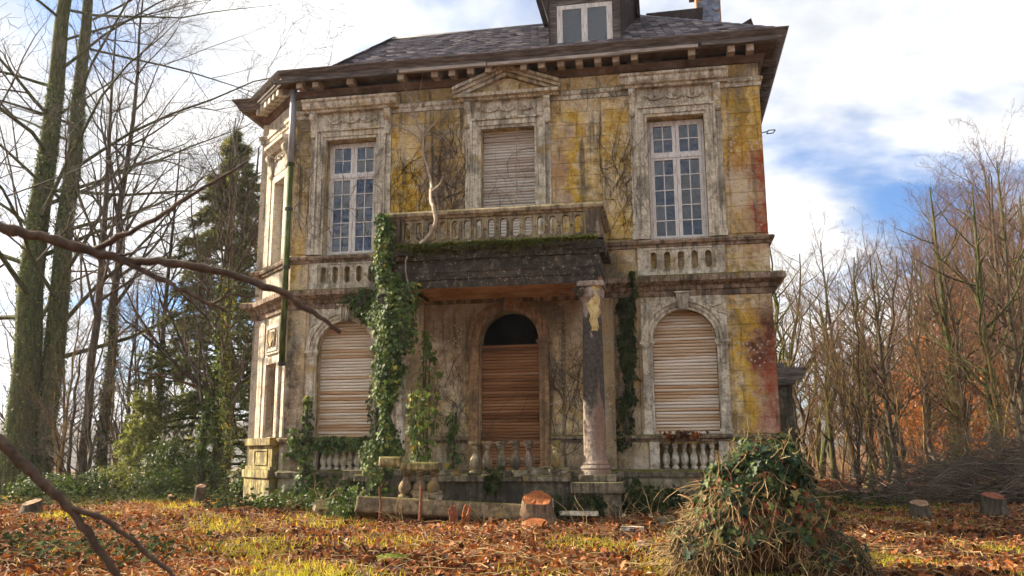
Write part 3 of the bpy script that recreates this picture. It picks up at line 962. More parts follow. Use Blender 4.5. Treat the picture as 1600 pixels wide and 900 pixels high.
def garland(cx, z, w, parent, y):
    mb = MB()
    n = 3
    for k in range(n):
        x0, x1 = cx-w+2*w*k/n, cx-w+2*w*(k+1)/n
        pts = [(x0+(x1-x0)*t, y, z-.10*(1-(2*t-1)**2)) for t in np.linspace(0, 1, 9)]
        mb.tube(pts, [.012+.014*(1-(2*t-1)**2) for t in np.linspace(0, 1, 9)], 5)
    for k in range(n+1):
        x = cx-w+2*w*k/n
        mb.lathe([(.0, -.02), (.03, 0), (.035, .03), (.012, .06)], (x, y, z-.03), 7)
        mb.tube([(x, y, z-.02), (x, y-.005, z-.12)], [.02, .008], 5)
    for k in range(n):
        x = cx-w+2*w*(k+.5)/n
        mb.lathe([(.0, -.03), (.035, -.01), (.03, .03), (.0, .05)], (x, y, z-.01), 7)
    return mb.build('garland', 'trim', parent, smooth=True)
def console(x, z, parent, y=-.09):
    mb = MB()
    mb.prism_x([(0, 0), (-.05, .01), (-.07, .08), (-.06, .16), (-.09, .3), (-.17, .42), (-.20, .52), (-.16, .58), (0, .58)], x-.075, x+.075)
    mb.prism_x([(0, -.04), (-.06, -.02), (-.09, .03), (-.05, .06), (0, .06)], x-.055, x+.055)
    o = mb.build('console', 'trim', parent, bevel=.012)
    o.location = (0, y, z)
    for j in range(4):
        m2 = MB().box(x-.05, x+.05, -.16+.02*abs(j-2), -.1, .1+j*.11, .15+j*.11)
        m2.v = [(a, b+y, c+z) for a, b, c in m2.v]
    return o
def surround(cx, kind):
    top = 8.64
    mb = MB()
    zb = 5.86 if kind != 'ped' else 5.5
    for s in (-1, 1):   # moulded architrave, three fasciae
        for (a, b, y) in ((HW-.001, HW+.07, -.06), (HW+.07, HW+.20, -.085), (HW+.20, HW+.25, -.12)):
            x0, x1 = sorted((cx+s*a, cx+s*b))
            mb.box(x0, x1, y, -.001 if a < HW else .0, zb, top+.001+(a-HW+.001 if a > HW else 0)+(b-a))
    for (a, b, y) in ((0, .07, -.06), (.07, .20, -.085), (.20, .25, -.12)):
        mb.box(cx-HW-a+.002, cx+HW+a-.002, y+.001, 0, top+a, top+b)
    root = mb.build('window_surround', 'trim', house, bevel=.006)
    mb = MB()
    for s in (-1, 1):
        mb = MB()
        x0, x1 = sorted((cx+s*(HW+.25), cx+s*(HW+.37)))
        mb.box(x0, x1, -.05, 0, zb, 8.70)
        mb.box(x0-.02, x1+.02, -.075, 0, zb, zb+.16)
        mb.build('pilaster_strip', 'trim', root, bevel=.006)
    m = MB().box(cx-.97, cx+.97, -.045, 0, 8.89, 9.31)
    m.box(cx-.72, cx+.72, -.065, -.044, 8.90, 8.925)
    m.build('frieze', 'trim', root)
    garland(cx, 9.14, .62, root, -.065)
    console(cx-.92, 8.71, root, -.04)
    console(cx+.92, 8.71, root, -.04)
    prof = [(0, 9.31), (-.16, 9.31), (-.18, 9.36), (-.24, 9.38), (-.27, 9.44), (-.28, 9.52), (-.32, 9.55), (-.33, 9.60), (0, 9.62)]
    hwid = 1.17
    if kind == 'flat':
        MB().prism_x(prof, cx-hwid, cx+hwid).build('hood', 'trim', root, bevel=.008)
    else:
        MB().prism_x([(0, 9.31), (-.16, 9.31), (-.18, 9.35), (-.27, 9.37), (-.29, 9.44), (0, 9.45)], cx-1.2, cx+1.2).build('hood', 'trim', root, bevel=.006)
        m = MB()
        m.prism_y([(cx-1.0, 9.45), (cx+1.0, 9.45), (cx, 9.86)], -.10, 0)
        m.build('tympanum', 'stucco', root)
        for s, mt in ((-1, 'trim'), (1, 'ochre_trim')):
            m = MB()
            for (o0, o1, y) in ((-.06, .03, -.22), (.03, .11, -.28), (.11, .19, -.34)):
                m.prism_y([(cx+s*1.24, 9.42+o0), (cx+s*1.24, 9.42+o1), (cx, 9.90+o1), (cx, 9.90+o0)], y, 0)
            m.build('raking_cornice', mt, root, bevel=.004)
    return root
surround(-D, 'flat')
surround(D, 'flat')
surround(0, 'ped')

def shutter(cx, hw, z0, z1, arched, mat, y=.18, h=.068):
    back = MB()
    if arched:
        r = hw
        sp = z1-r
        pts = [(cx-hw+.004, z0), (cx+hw-.004, z0)]+[(cx+(r-.004)*math.cos(a), sp+(r-.004)*math.sin(a)) for a in np.linspace(0, PI, 15)]
        back.prism_y(pts, y+.05, y+.07)
    else:
        back.box(cx-hw+.004, cx+hw-.004, y+.05, y+.07, z0, z1)
    root = back.build('shutter', 'dark_wood', house)
    z = z0+.005
    while z < z1-.02:
        w = hw
        if arched and z > z1-hw:
            q = hw*hw-(z-(z1-hw))**2
            w = math.sqrt(q) if q > 0 else 0
        if w > .06:
            m = MB()
            hh = h*.94
            m.prism_x([(.02, 0), (-.004, .004), (-.014, hh*.3), (-.014, hh*.6), (-.004, hh*.95), (.02, hh)], -w+.006, w-.006)
            o = link('slat', m.mesh('slat'), mat, root)
            o.location = (cx+random.uniform(-.003, .003), y+.02+random.uniform(-.004, .004), z)
            o.rotation_euler = (random.uniform(-.12, .12), random.uniform(-.007, .007) if random.random() > .1 else random.uniform(-.014, .014), 0)
        z += h
    return root
shutter(D, AW, 1.69, 4.30, True, 'slat_wood')
shutter(-D, AW, 1.69, 4.30, True, 'slat_wood')
shutter(0, AW, .96, 3.70, False, 'slat_brown', .25)
shutter(0, HW, 5.46, 8.64, False, 'slat_pale')

def arch_surround(cx, z0, sp, mat, top=4.585, spandrel=True):
    m = MB()
    R = AW
    m.ring(cx, sp, R-.001, R+.07, -.06, 0).ring(cx, sp, R+.07, R+.15, -.085, 0).ring(cx, sp, R+.15, R+.235, -.115, 0)
    root = m.build('arch_surround', mat, house, bevel=.005)
    for s in (-1, 1):
        m = MB()
        a, b = sorted((cx+s*R, cx+s*(R+.22)))
        m.box(a, b, -.07, 0, z0, sp-.14)
        m.box(a-.025, b+.025, -.10, 0, z0, z0+.10)
        p = m.build('pilaster', mat, root, bevel=.006)
        m = MB()
        for (g, za, zb) in ((.0, -.14, -.10), (.025, -.10, -.06), (.05, -.06, 0)):
            m.box(a-g, b+g, -.07-g-.01, 0, sp+za, sp+zb)
        m.build('capital', mat, p, bevel=.004)
    m = MB()
    m.prism_y([(cx-.09, sp+R-.02), (cx+.09, sp+R-.02), (cx+.14, sp+R+.33), (cx-.14, sp+R+.33)], -.17, 0)
    for k in (-1, 0, 1):
        m.prism_y([(cx+k*.05-.016, sp+R-.0), (cx+k*.05+.016, sp+R-.0), (cx+k*.075+.02, sp+R+.29), (cx+k*.075-.02, sp+R+.29)], -.195, -.165)
    m.prism_y([(cx-.16, sp+R+.33), (cx+.16, sp+R+.33), (cx+.17, sp+R+.37), (cx-.17, sp+R+.37)], -.21, 0)
    m.build('keystone', mat, root, bevel=.008)
    if spandrel:
        m = MB()
        n = 10
        for s in (-1, 1):
            for i in range(n):
                a, b = PI/2*i/n, PI/2*(i+1)/n
                r = R+.23
                m.prism_y([(cx+s*r*math.cos(a), sp+r*math.sin(a)), (cx+s*r*math.cos(b), sp+r*math.sin(b)), (cx+s*r*math.cos(b), top), (cx+s*r*math.cos(a), top)], -.035, 0)
            # carved leaf scrolls
        m.build('spandrel', mat, root)
        m = MB()
        for s in (-1, 1):
            for q in range(5):
                u0 = Vector((cx+s*(.86-.02*q), -.042, sp+.52+.085*q*.8))
                pts = []
                for t in np.linspace(0, 1, 8):
                    ang = 2.4*t+q*.9
                    pts.append((u0.x-s*(.34*t*(.4+.12*q))+.03*math.cos(ang*2), -.042, u0.z+.09*math.sin(ang)*.8))
                if all(((p[0]-cx)**2+(p[2]-sp)**2)**.5 > R+.25 and p[2] < top-.03 for p in pts):
                    m.tube(pts, [.010+.012*math.sin(PI*t) for t in np.linspace(0, 1, 8)], 5)
        if m.v:
            m.build('carved_scroll', mat, root, smooth=True, kind='stuff')
    return root
arch_surround(D, 1.69, 3.635, 'trim')
arch_surround(-D, 1.69, 3.635, 'trim')
arch_surround(0, .96, 3.74, 'porch_ochre', 4.6, False)

# ---- blind oval balustrade panels below the upper windows and the open one on the balcony
def stadium(r, h, n=8):
    return [(r*math.cos(a), h/2-r+r*math.sin(a)) for a in np.linspace(0, PI, n)]+[(r*math.cos(a), -h/2+r+r*math.sin(a)) for a in np.linspace(PI, 2*PI, n)]
def oval_mesh(ri, ro, hi, ho, y0, y1):
    a, b = stadium(ri, hi), stadium(ro, ho)
    n = len(a)
    vs = [(x, y0, z) for x, z in a]+[(x, y0, z) for x, z in b]+[(x, y1, z) for x, z in b]+[(x, y1, z) for x, z in a]
    fs = []
    for i in range(n):
        j = (i+1) % n
        for q in range(4):
            p = (q+1) % 4
            fs.append((q*n+i, q*n+j, p*n+j, p*n+i))
    return MB().add(vs, fs)
def cell_mesh(w, h, r, hh, y0, y1):
    """plate w x h with a stadium-shaped hole"""
    th = sorted(list(np.linspace(0, 2*PI, 29)[:-1]+.03)+[math.atan2(sz*h, sx*w) % (2*PI) for sx in (-1, 1) for sz in (-1, 1)])
    c = hh/2-r
    A, B = [], []
    for t in th:
        ct, st = math.cos(t), math.sin(t)
        q = r/max(abs(ct), 1e-6)
        if abs(q*st) > c:
            b = abs(st)*c
            q = b+math.sqrt(max(b*b-c*c+r*r, 0))
        A.append((q*ct, q*st))
        k = min(w/2/max(abs(ct), 1e-6), h/2/max(abs(st), 1e-6))
        B.append((k*ct, k*st))
    n = len(th)
    vs = [(x, y0, z) for x, z in A]+[(x, y0, z) for x, z in B]+[(x, y1, z) for x, z in B]+[(x, y1, z) for x, z in A]
    fs = [(q*n+i, q*n+(i+1) % n, ((q+1) % 4)*n+(i+1) % n, ((q+1) % 4)*n+i) for i in range(n) for q in range(4)]
    return MB().add(vs, fs)
def apron(cx, w=.72):
    m = MB()
    m.box(cx-w, cx+w, .13, .17, 5.10, 5.64)
    root = m.build('apron_panel', 'stucco', house)
    for s in (-1, 1):
        a, b = sorted((cx+s*w, cx+s*(w+.2)))
        MB().box(a, b, -.06, -.001, 5.06, 5.66).build('panel_end', 'trim', root, bevel=.006)
    MB().box(cx-w, cx+w, -.05, -.001, 5.06, 5.128).build('bottom_rail', 'trim', root)
    MB().box(cx-w, cx+w, -.045, -.001, 5.622, 5.66).build('top_rail', 'trim', root)
    cm = cell_mesh(2*w/5-.003, .486, .068, .38, -.03, .06).mesh('pierced_panel')
    om = oval_mesh(.07, .092, .384, .425, -.05, -.028).mesh('ring_moulding')
    dm = MB()
    dm.lathe([(0, -.03), (.025, -.015), (.025, .015), (0, .03)], (0, -.04, 0), 8)
    dmm = dm.mesh('rosette')
    for i in range(5):
        x = cx+(i-2)*2*w/5
        o = link('pierced_panel', cm, 'trim', root)
        o.location = (x, 0, 5.375)
        o = link('ring_moulding', om, 'trim', root)
        o.location = (x, 0, 5.375)
        if i < 4:
            o = link('rosette', dmm, 'trim', root)
            o.location = (x+w/5, 0, 5.375)
    return root
apron(D)
apron(-D)

# ---- ground-floor balusters in the niches
BAL = [(.075, 0), (.075, .05), (.05, .06), (.042, .085), (.06, .10), (.078, .15), (.084, .20), (.074, .26), (.05, .32), (.034, .39), (.036, .42), (.055, .43), (.055, .45), (.04, .46), (.066, .48), (.066, .52)]
balm = MB().lathe(BAL, (0, 0, 0), 14).mesh('baluster', True)
def niche(cx, n, mat, parent):
    root = MB().box(cx-.6, cx+.6, .32, .36, .98, 1.5).build('balustrade', 'stucco', house)
    for i in range(n):
        o = link('baluster', balm, mat, root)
        o.location = (cx-.47+.94*i/(n-1), .10, .982)
    return root
niche(D, 6, 'trim', house)
niche(-D, 7, 'trim', house)
for cx in (D, -D):
    for s in (-1, 1):
        a, b = sorted((cx+s*.6, cx+s*.80))
        MB().box(a, b, -.05, -.001, .98, 1.543).build('niche_pier', 'trim', house, bevel=.006)

# ---- porch: terrace, columns, entablature, balcony
PY, PW = -1.95, 2.22
mb = MB()
mb.box(-2.6, 2.42, -2.08, -.065, -.3, .80)
terrace = mb.build('terrace', 'damp_stone', house)
for i, (a, b, dz, dy) in enumerate([(-2.66, -1.9, 0, 0), (-1.88, -1.02, -.012, .02), (-1.0, -.1, -.02, .04), (-.08, .62, -.05, .09), (.64, 1.55, -.03, .05)]):
    m = MB().block(a, b, -2.20+dy, -.07, .80+.001, .93+dz, .012)
    m.build('coping_slab', 'moss_stone', terrace)
mb = MB()
mb.box(1.62, 2.46, -2.30, -1.5, -.2, .60).box(1.56, 2.52, -2.36, -1.45, .60, .80).box(1.70, 2.38, -2.18, -1.52, .80, .93)
mb.build('pier', 'moss_stone', terrace, bevel=.015)
mb = MB()
mb.box(-2.40, -1.62, -2.24, -1.5, -.2, .93)
mb.build('pier', 'moss_stone', terrace, bevel=.015)
COLP = [(.30, .93), (.30, 1.0), (.265, 1.01), (.285, 1.05), (.265, 1.09), (.245, 1.10), (.255, 1.13), (.235, 1.16), (.215, 1.19)]+[(.215-.035*t**1.6, 1.19+3.0*t) for t in np.linspace(.05, 1, 12)]+[(.20, 4.2), (.20, 4.24)]
def column(x, mat):
    m = MB()
    m.lathe(COLP, (x, -1.82, 0), 24)
    c = m.build('column', mat, house, smooth=True)
    es = c.modifiers.new('split', 'EDGE_SPLIT')
    es.split_angle = .7
    m = MB()
    m.box(x-.26, x+.26, -2.08, -1.56, 4.50, 4.60)
    m.lathe([(.20, 4.24), (.245, 4.30), (.25, 4.40), (.22, 4.50)], (x, -1.82, 0), 20)
    cap = m.build('capital', mat, c, bevel=.006)
    for s in (-1, 1):
        if s > 0 and x > 0:
            continue
        m = MB()
        for yy in (-2.06,):
            pts = []
            for t in np.linspace(0, 1, 26):
                a = t*4.2*PI
                r = .10*(1-t)+.012
                pts.append((x+s*(.22)+r*math.cos(a)*s, yy+.0, 4.40+r*math.sin(a)))
            m.tube(pts, .018, 6)
            m.prism_y([(x+s*.22+.098*math.cos(a), 4.40+.098*math.sin(a)) for a in np.linspace(0, 2*PI, 15)[:-1]], yy+.005, -1.6)
        m.build('volute', 'soot', c, smooth=False)
    return c
col = column(1.98, 'charred_column')
column(-1.98, 'trim')
# broken core of the burnt column
def rough_strip(x, y, z0, z1, w, depth, mat, parent, name, seed):
    rg = np.random.default_rng(seed)
    n, k = 14, 7
    V = []
    for i in range(n):
        t = i/(n-1)
        ww = w*(1-.55*t)*(1+rg.uniform(-.25, .25))
        for j in range(k):
            u = j/(k-1)*2-1
            V.append((x+u*ww+.02*math.sin(i*1.7), y-depth*(1-u*u)*rg.uniform(.55, 1.1), z1+(z0-z1)*t+rg.uniform(-.02, .02)))
    F = [(i*k+j, i*k+j+1, (i+1)*k+j+1, (i+1)*k+j) for i in range(n-1) for j in range(k-1)]
    return MB().add(V, F).build(name, mat, parent)
rough_strip(2.03, -1.99, 3.62, 4.60, .15, .075, 'raw_plaster', col, 'broken_core', 3)
MB().box(1.90, 2.28, -.12, -.023, .98, 4.59).build('respond_pilaster', 'stucco', house, bevel=.008)
MB().box(-2.28, -1.90, -.12, -.023, .98, 4.59).build('respond_pilaster', 'stucco', house, bevel=.008)

mb = MB()
porch_ceiling = MB().box(-PW+.05, PW-.05, PY+.25, -.03, 4.68, 4.74).build('porch_ceiling', 'porch_beam', house)
PP = [(PW-.12, -.28), (PW-.12, PY+.06), (-PW+.12, PY+.06), (-PW+.12, -.28)]
m = MB()
m.sweep(PP, [(-.36, 4.60), (.0, 4.60), (.01, 4.76), (.035, 4.765), (.04, 4.90), (.06, 4.91), (.065, 5.16), (-.36, 5.16)])
ent = m.build('entablature', 'soot', house, bevel=.008)
m = MB()
m.sweep(PP, [(-.355, 4.594), (-.02, 4.594), (-.02, 4.606), (-.355, 4.606)])
m.build('beam_soffit', 'porch_beam', ent)
# broken cornice slabs in ragged layers
rg = np.random.default_rng(5)
for L, (z0, z1, o) in enumerate(((5.162, 5.25, .13), (5.252, 5.34, .20), (5.342, 5.45, .27))):
    x = -PW-.05
    while x < PW+.02:
        w = rg.uniform(.45, .95)
        x1 = min(x+w, PW+.06)
        e = rg.uniform(-.12, .05) if L else rg.uniform(-.05, .02)
        y = PY+.06-o-e
        n = 9
        pts = [(x+.006, -.06 if L == 2 else PY+.40)]
        pts += [(x+.006+(x1-x-.012)*i/(n-1), y+rg.uniform(-.018, .018)) for i in range(n)]
        pts += [(x1-.006, -.06 if L == 2 else PY+.40)]
        q = MB().prism_z(pts, z0+rg.uniform(-.004, .004)-.0, z1+(rg.uniform(-.04, .0) if L == 2 else -.003))
        q.build('cornice_slab', 'soot', ent)
        x = x1
rg = np.random.default_rng(6)
n = 5200
mx = rg.uniform(-1.9, 2.15, n)
amt = .5+.5*np.sin(mx*2.1+1)*np.sin(mx*.9)
mz_ = 5.43-rg.gamma(1.1, .035, n)*(.5+1.6*amt)
my = PY-.02-.27+(5.43-mz_)*.55+rg.normal(0, .035, n)
leaf_obj('moss', 'moss_tuft', np.stack([mx, my, mz_+.02], -1), rnd_unit(n, rg)+np.array([0, -.6, .6]), rnd_unit(n, rg)+np.array([0, 0, -.4]), rg.uniform(.02, .05, n), np.clip(rg.normal(.45, .22, n), 0, 1), ent, OVAL_T, OVAL_F, kind='stuff')
# balcony balustrade
ry = PY-.03
PB = [(PW, -.07), (PW, ry), (-PW, ry), (-PW, -.07)]
m = MB()
m.sweep(PB, [(-.17, 6.03), (-.02, 6.03), (.0, 6.06), (.05, 6.09), (.06, 6.15), (.03, 6.19), (-.20, 6.21), (-.22, 6.09), (-.17, 6.05)])
bal = m.build('balcony_balustrade', 'ochre_trim', house, bevel=.006)
m = MB()
m.sweep(PB, [(-.18, 5.46), (.03, 5.46), (.03, 5.52), (.0, 5.54), (-.15, 5.54)])
m.build('bottom_rail', 'band', bal, bevel=.006)
for s in (-1, 1):
    a, b = sorted((s*(PW-.012), s*(PW-.32)))
    m = MB().box(a, b, ry+.012, ry+.19, 5.54, 6.03)
    m.box(a+.05, b-.05, ry+.0, ry+.013, 5.60, 5.97)
    m.build('post', 'band', bal, bevel=.006)
if True:
    m = MB().box(1.93, 2.18, ry-.02, ry+.002, 5.62, 5.99)
NR = 15
sp_ = (2*PW-.68)/NR
cmb = cell_mesh(sp_-.003, .486, .064, .375, .03, .11).mesh('pierced_panel')
om = oval_mesh(.066, .094, .38, .43, 0, .032).mesh('ring_moulding')
dm = MB()
dm.lathe([(0, -.04), (.03, -.02), (.034, 0), (.03, .02), (0, .04)], (0, .012, 0), 8)
dm.box(-.016, .016, .014, .031, -.23, .23)
dmm = dm.mesh('rosette')
for i in range(NR):
    x = -PW+.34+sp_*(i+.5)
    for nm, me_ in (('pierced_panel', cmb), ('ring_moulding', om)):
        o = link(nm, me_, 'ochre_trim', bal)
        o.location = (x, ry+.03, 5.785)
    if i:
        o = link('rosette', dmm, 'ochre_trim', bal)
        o.location = (x-sp_/2, ry+.03, 5.785)
for i in range(6):
    o = link('pierced_panel', cmb, 'ochre_trim', bal)
    o.location = (PW-.05, -.21-.265*i, 5.785)
    o.rotation_euler = (0, 0, PI/2)
    if i == 5:
        continue
    o = link('ring_moulding', om, 'ochre_trim', bal)
    o.location = (PW-.05, -.21-.265*i, 5.785)
    o.rotation_euler = (0, 0, PI/2)
# porch balusters left standing
for x, mt, rz in ((-.56, 'ochre_trim', .1), (-.26, 'ochre_trim', 0), (.08, 'moss_stone', -.02), (.38, 'moss_stone', .03), (.70, 'band', 0), (1.30, 'yellow_moss', -.02)):
    o = link('baluster', balm, mt, terrace)
    o.location = (x*.86+.1, -1.75, .93)
    o.scale = (1.25, 1.25, 1.12)
    o.rotation_euler = (random.uniform(-.03, .03), rz, random.uniform(0, 2))
    MB().box(-.09, .09, -.09, .09, 0, .05).build('baluster_block', mt, terrace).location = (x*.86+.1, -1.75, 1.512)

# ---- chamfered corner, built in its own frame
cw = MB()
CL = 1.937
COPS = [(.72, 1.42, 1.72, 3.42, False), (.72, 1.42, 5.88, 7.95, False)]
wall_open(cw, .0, CL, -.3, 9.92, COPS, 0, .35)
chamfer = cw.build('corner_wall', 'pale_stucco', house)
chamfer.location = (-6.54, 1.37, 0)
chamfer.rotation_euler = (0, 0, -PI/4)
courses(chamfer, [(.02, .45), (1.72, CL-.02)], 1.70, 4.58, .41, -.002, 'pale_stucco')
courses(chamfer, [(.02, .45), (1.72, CL-.02)], 5.90, 9.20, .41, -.002, 'pale_stucco')
courses(chamfer, [(.02, .7), (.7, 1.4), (1.4, CL-.02)], 9.44, 9.74, .3, -.002, 'pale_stucco')
for z0, z1, (a, b) in ((1.70, 3.42, (.72, 1.42)), (5.87, 7.95, (.72, 1.42))):
    m = MB()
    m.box(a-.22, a, -.06, 0, z0, z1+.18).box(b, b+.22, -.06, 0, z0, z1+.18).box(a, b, -.06, 0, z1, z1+.18)
    m.box(a-.25, a-.19, -.085, 0, z0, z1+.2).box(b+.19, b+.25, -.085, 0, z0, z1+.2)
    m.build('window_surround', 'pale_trim', chamfer, bevel=.008)
m = MB()
m.box(.62, 1.52, -.05, 0, 3.66, 4.36).box(.70, 1.44, -.07, -.049, 3.72, 3.76).box(.70, 1.44, -.07, -.049, 4.26, 4.30).box(.70, .74, -.07, -.049, 3.76, 4.26).box(1.40, 1.44, -.07, -.049, 3.76, 4.26)
m.build('relief_panel', 'pale_trim', chamfer, bevel=.005)
m = MB()
m.prism_y([(.94, 4.18), (1.2, 4.18), (1.22, 4.0), (1.07, 3.82), (.92, 4.0)], -.10, -.05)
for s in (-1, 1):
    m.tube([(1.07+s*(.16+.1*math.sin(2.2*t)), -.07, 3.82+.42*t) for t in np.linspace(0, 1, 9)], [.02+.025*math.sin(PI*t) for t in np.linspace(0, 1, 9)], 6)
m.build('crest', 'stucco', chamfer)
m = MB()
m.box(.58, 1.56, -.05, 0, 8.16, 8.72).prism_x([(0, 8.72), (-.14, 8.72), (-.2, 8.80), (-.26, 8.84), (-.27, 8.92), (0, 8.95)], .42, 1.72)
m.build('hood', 'pale_trim', chamfer, bevel=.006)
garland(1.07, 8.6, .36, chamfer, -.07)
console(.52, 8.13, chamfer, -.04)
console(1.62, 8.13, chamfer, -.04)
mm = MB().box(.66, 1.48, .2, .24, 1.7, 3.44).build('shutter', 'dark_wood', chamfer)
for i in range(25):
    q = MB().prism_x([(.02, 0), (-.004, .004), (-.014, .02), (-.014, .045), (-.004, .062), (.02, .066)], .73, 1.41)
    o = link('slat', q.mesh('slat'), 'slat_brown', mm)
    o.location = (0, .17, 1.73+i*.068)
upper_window(1.07, chamfer, .35, 5.89, 7.94, .18)
# stepped plinth of the corner
m = MB()
m.box(.08, CL-.22, -.16, 0, .976, 1.543).box(.55, 1.45, -.185, -.159, 1.08, 1.12).box(.55, 1.45, -.185, -.159, 1.40, 1.44).box(.55, .59, -.185, -.159, 1.12, 1.40).box(1.41, 1.45, -.185, -.159, 1.12, 1.40)
m.box(.02, CL-.16, -.22, 0, -.2, .818)
m.build('plinth', 'yellow_moss', chamfer, bevel=.01)
m = MB()
m.box(.0, CL-.14, -.27, -.05, .80, .98).box(.04, CL-.18, -.21, -.05, .98, 1.06)
m.box(.03, CL-.16, -.25, -.05, 1.53, 1.70)
m.build('plinth_moulding', 'yellow_moss', chamfer, bevel=.012)

# ---- downpipe at the corner
dpx, dpy = XL-.05, -.13
m = MB()
m.tube([(dpx, dpy, 8.05), (dpx, dpy, 9.95)], .075, 10)
pipe = m.build('downpipe', 'zinc', house, smooth=True)
m = MB()
m.tube([(dpx, dpy, 3.30), (dpx, dpy, 8.06)], .07, 10)
m.build('lower_pipe', 'green_pipe', pipe, smooth=True)
for z in (3.32, 5.55, 6.95, 8.05):
    m = MB().lathe([(.07, 0), (.095, .0), (.095, .06), (.07, .06)], (dpx, dpy, z), 12)
    m.box(dpx-.02, dpx+.02, dpy, 0, z+.01, z+.05)
    m.build('collar', 'iron' if z < 8 else 'green_pipe', pipe)

# ---- small annex at the rear right, lantern bracket
m = MB()
m.box(5.65, 6.42, 4.0, 7.0, -.2, 2.95)
annex = m.build('annex', 'damp_stone', house)
m = MB()
m.prism_y([(5.6, 2.95), (6.46, 2.95), (6.52, 3.06), (6.62, 3.10), (6.72, 3.22), (6.74, 3.36), (5.6, 3.40)], 3.75, 7.1)
m.box(5.65, 6.25, 3.9, 6.9, 3.39, 3.50)
m.build('annex_cornice', 'eave_wood', annex)
m = MB()
m.tube([(5.6, .6, 8.33), (5.78, .6, 8.36)], .012, 6)
for (p, q) in (((5.76, .52, 8.28), (5.90, .52, 8.29)), ((5.90, .52, 8.29), (5.95, .52, 8.36)), ((5.95, .52, 8.36), (5.80, .52, 8.36)), ((5.80, .52, 8.36), (5.76, .52, 8.28))):
    m.tube([p, q], .012, 6)
m.build('iron_bracket', 'iron', house)
m = MB()
m.tube([(XR, .3, 3.95), (XR+.12, .3, 4.0), (XR+.2, .3, 4.0)], .014, 6)
m.build('iron_hook', 'iron', house)

# ------------------------------------------------------------------ ruins in front of the porch
beam = MB()
beam.block(-1.75, 1.75, -.16, .16, 0, .30, .03)
b = beam.build('fallen_beam', 'brown_stone', bevel=.02, label='long mossy stone beam lying fallen in front of the porch', cat='stone beam')
b.location = (-.52, -2.95, float(gz(-.5, -2.95))+.06)
b.rotation_euler = (-.35, .05, .08)
frag = empty('fallen_balustrade', (-1.42, -2.75, .0), label='broken balustrade piece with three bulbous balusters leaning on the fallen beam', cat='balustrade')
frag.location.z = float(gz(-1.4, -2.7))+.40
m = MB().block(-.12, .62, -.15, .15, .505, .655, .025)
m.block(-.52, -.10, -.16, .13, .56, .745, .03)
m.build('rail', 'yellow_moss', frag, bevel=.012)
for i, x in enumerate((.0, .24, .48)):
    o = link('baluster', balm, 'brown_stone', frag)
    o.location = (x-.05*(i < 1), -.02, .0)
    o.scale = (1.5, 1.5, .98)
    o.rotation_euler = (.05, .12 if i == 0 else -.02, i)
frag.rotation_euler = (0, .02, .06)

def stone(name, loc, size, mat, seed, label, group=None, cat='stone', rot=(0, 0, 0)):
    rg = np.random.default_rng(seed)
    m = MB()
    m.box(-size[0], size[0], -size[1], size[1], 0, size[2]*2)
    me = m.mesh(name)
    import bmesh
    bm = bmesh.new()
    bm.from_mesh(me)
    bmesh.ops.subdivide_edges(bm, edges=bm.edges, cuts=2, use_grid_fill=True)
    for v in bm.verts:
        v.co += Vector(rg.uniform(-.12, .12, 3)*np.array(size))
    bm.to_mesh(me)
    bm.free()
    o = link(name, me, mat, None, label, cat, group)
    o.location = loc
    o.rotation_euler = rot
    return o
def gnd(x, y, dz=0.0):
    return (x, y, float(gz(x, y))+dz)
stone('stone_block', (-1.05, -2.72, float(gz(-1, -2.7))+.41), (.26, .12, .07), 'ochre_trim', 1, 'split pale stone lying on top of the fallen beam', rot=(.1, .08, .15))
stone('stone_block', gnd(-3.05, -.75, .62), (.34, .16, .10), 'moss_stone', 2, 'mossy corner stone jutting out beside the ivy column')
stone('stone_block', gnd(-3.35, -1.9, 0), (.22, .16, .10), 'ochre_trim', 3, 'yellowish square stone lying in ferns left of the fallen beam', rot=(.5, .1, .5))
stone('stone_block', gnd(1.05, -2.55, .12), (.22, .05, .14), 'pale_trim', 4, 'small framed pale stone slab propped behind the sawn stump')
stone('stone_block', gnd(1.75, -2.75, .12), (.32, .10, .035), 'trim', 5, 'flat pale slab lying just right of the sawn stump')
stone('stone_block', gnd(3.25, -3.2, 0), (.13, .10, .07), 'moss_stone', 6, 'small mossy stone in the leaves before the right plinth')
stone('stone_block', gnd(2.72, -3.7, 0), (.18, .07, .035), 'pale_trim', 7, 'flat pale stone on leaves left of the ivy mound')
ORD = ['first', 'second', 'third', 'fourth', 'fifth', 'sixth', 'seventh', 'eighth', 'ninth', 'tenth', 'eleventh', 'twelfth', 'thirteenth', 'fourteenth', 'fifteenth', 'sixteenth']
for i, (x, y, z, s) in enumerate([(-1.62, -2.0, .93, .1), (-1.35, -1.95, .92, .12), (-1.0, -2.05, .91, .10), (-.75, -1.98, .905, .13), (-.3, -2.08, .88, .09), (.25, -1.98, .87, .12), (.62, -2.02, .88, .14), (.95, -1.95, .92, .17), (1.32, -2.0, .91, .15), (1.5, -1.75, .91, .1)]):
    stone('rubble_stone', (x, y, z), (s*1.3, s*.8, s*.42), 'moss_stone', 20+i, 'mossy rubble piece on the porch edge, %s from the ivy column' % ORD[i], 'rubble along the porch edge', rot=(random.uniform(-.1, .1), random.uniform(-.15, .15), random.uniform(-.5, .5)))

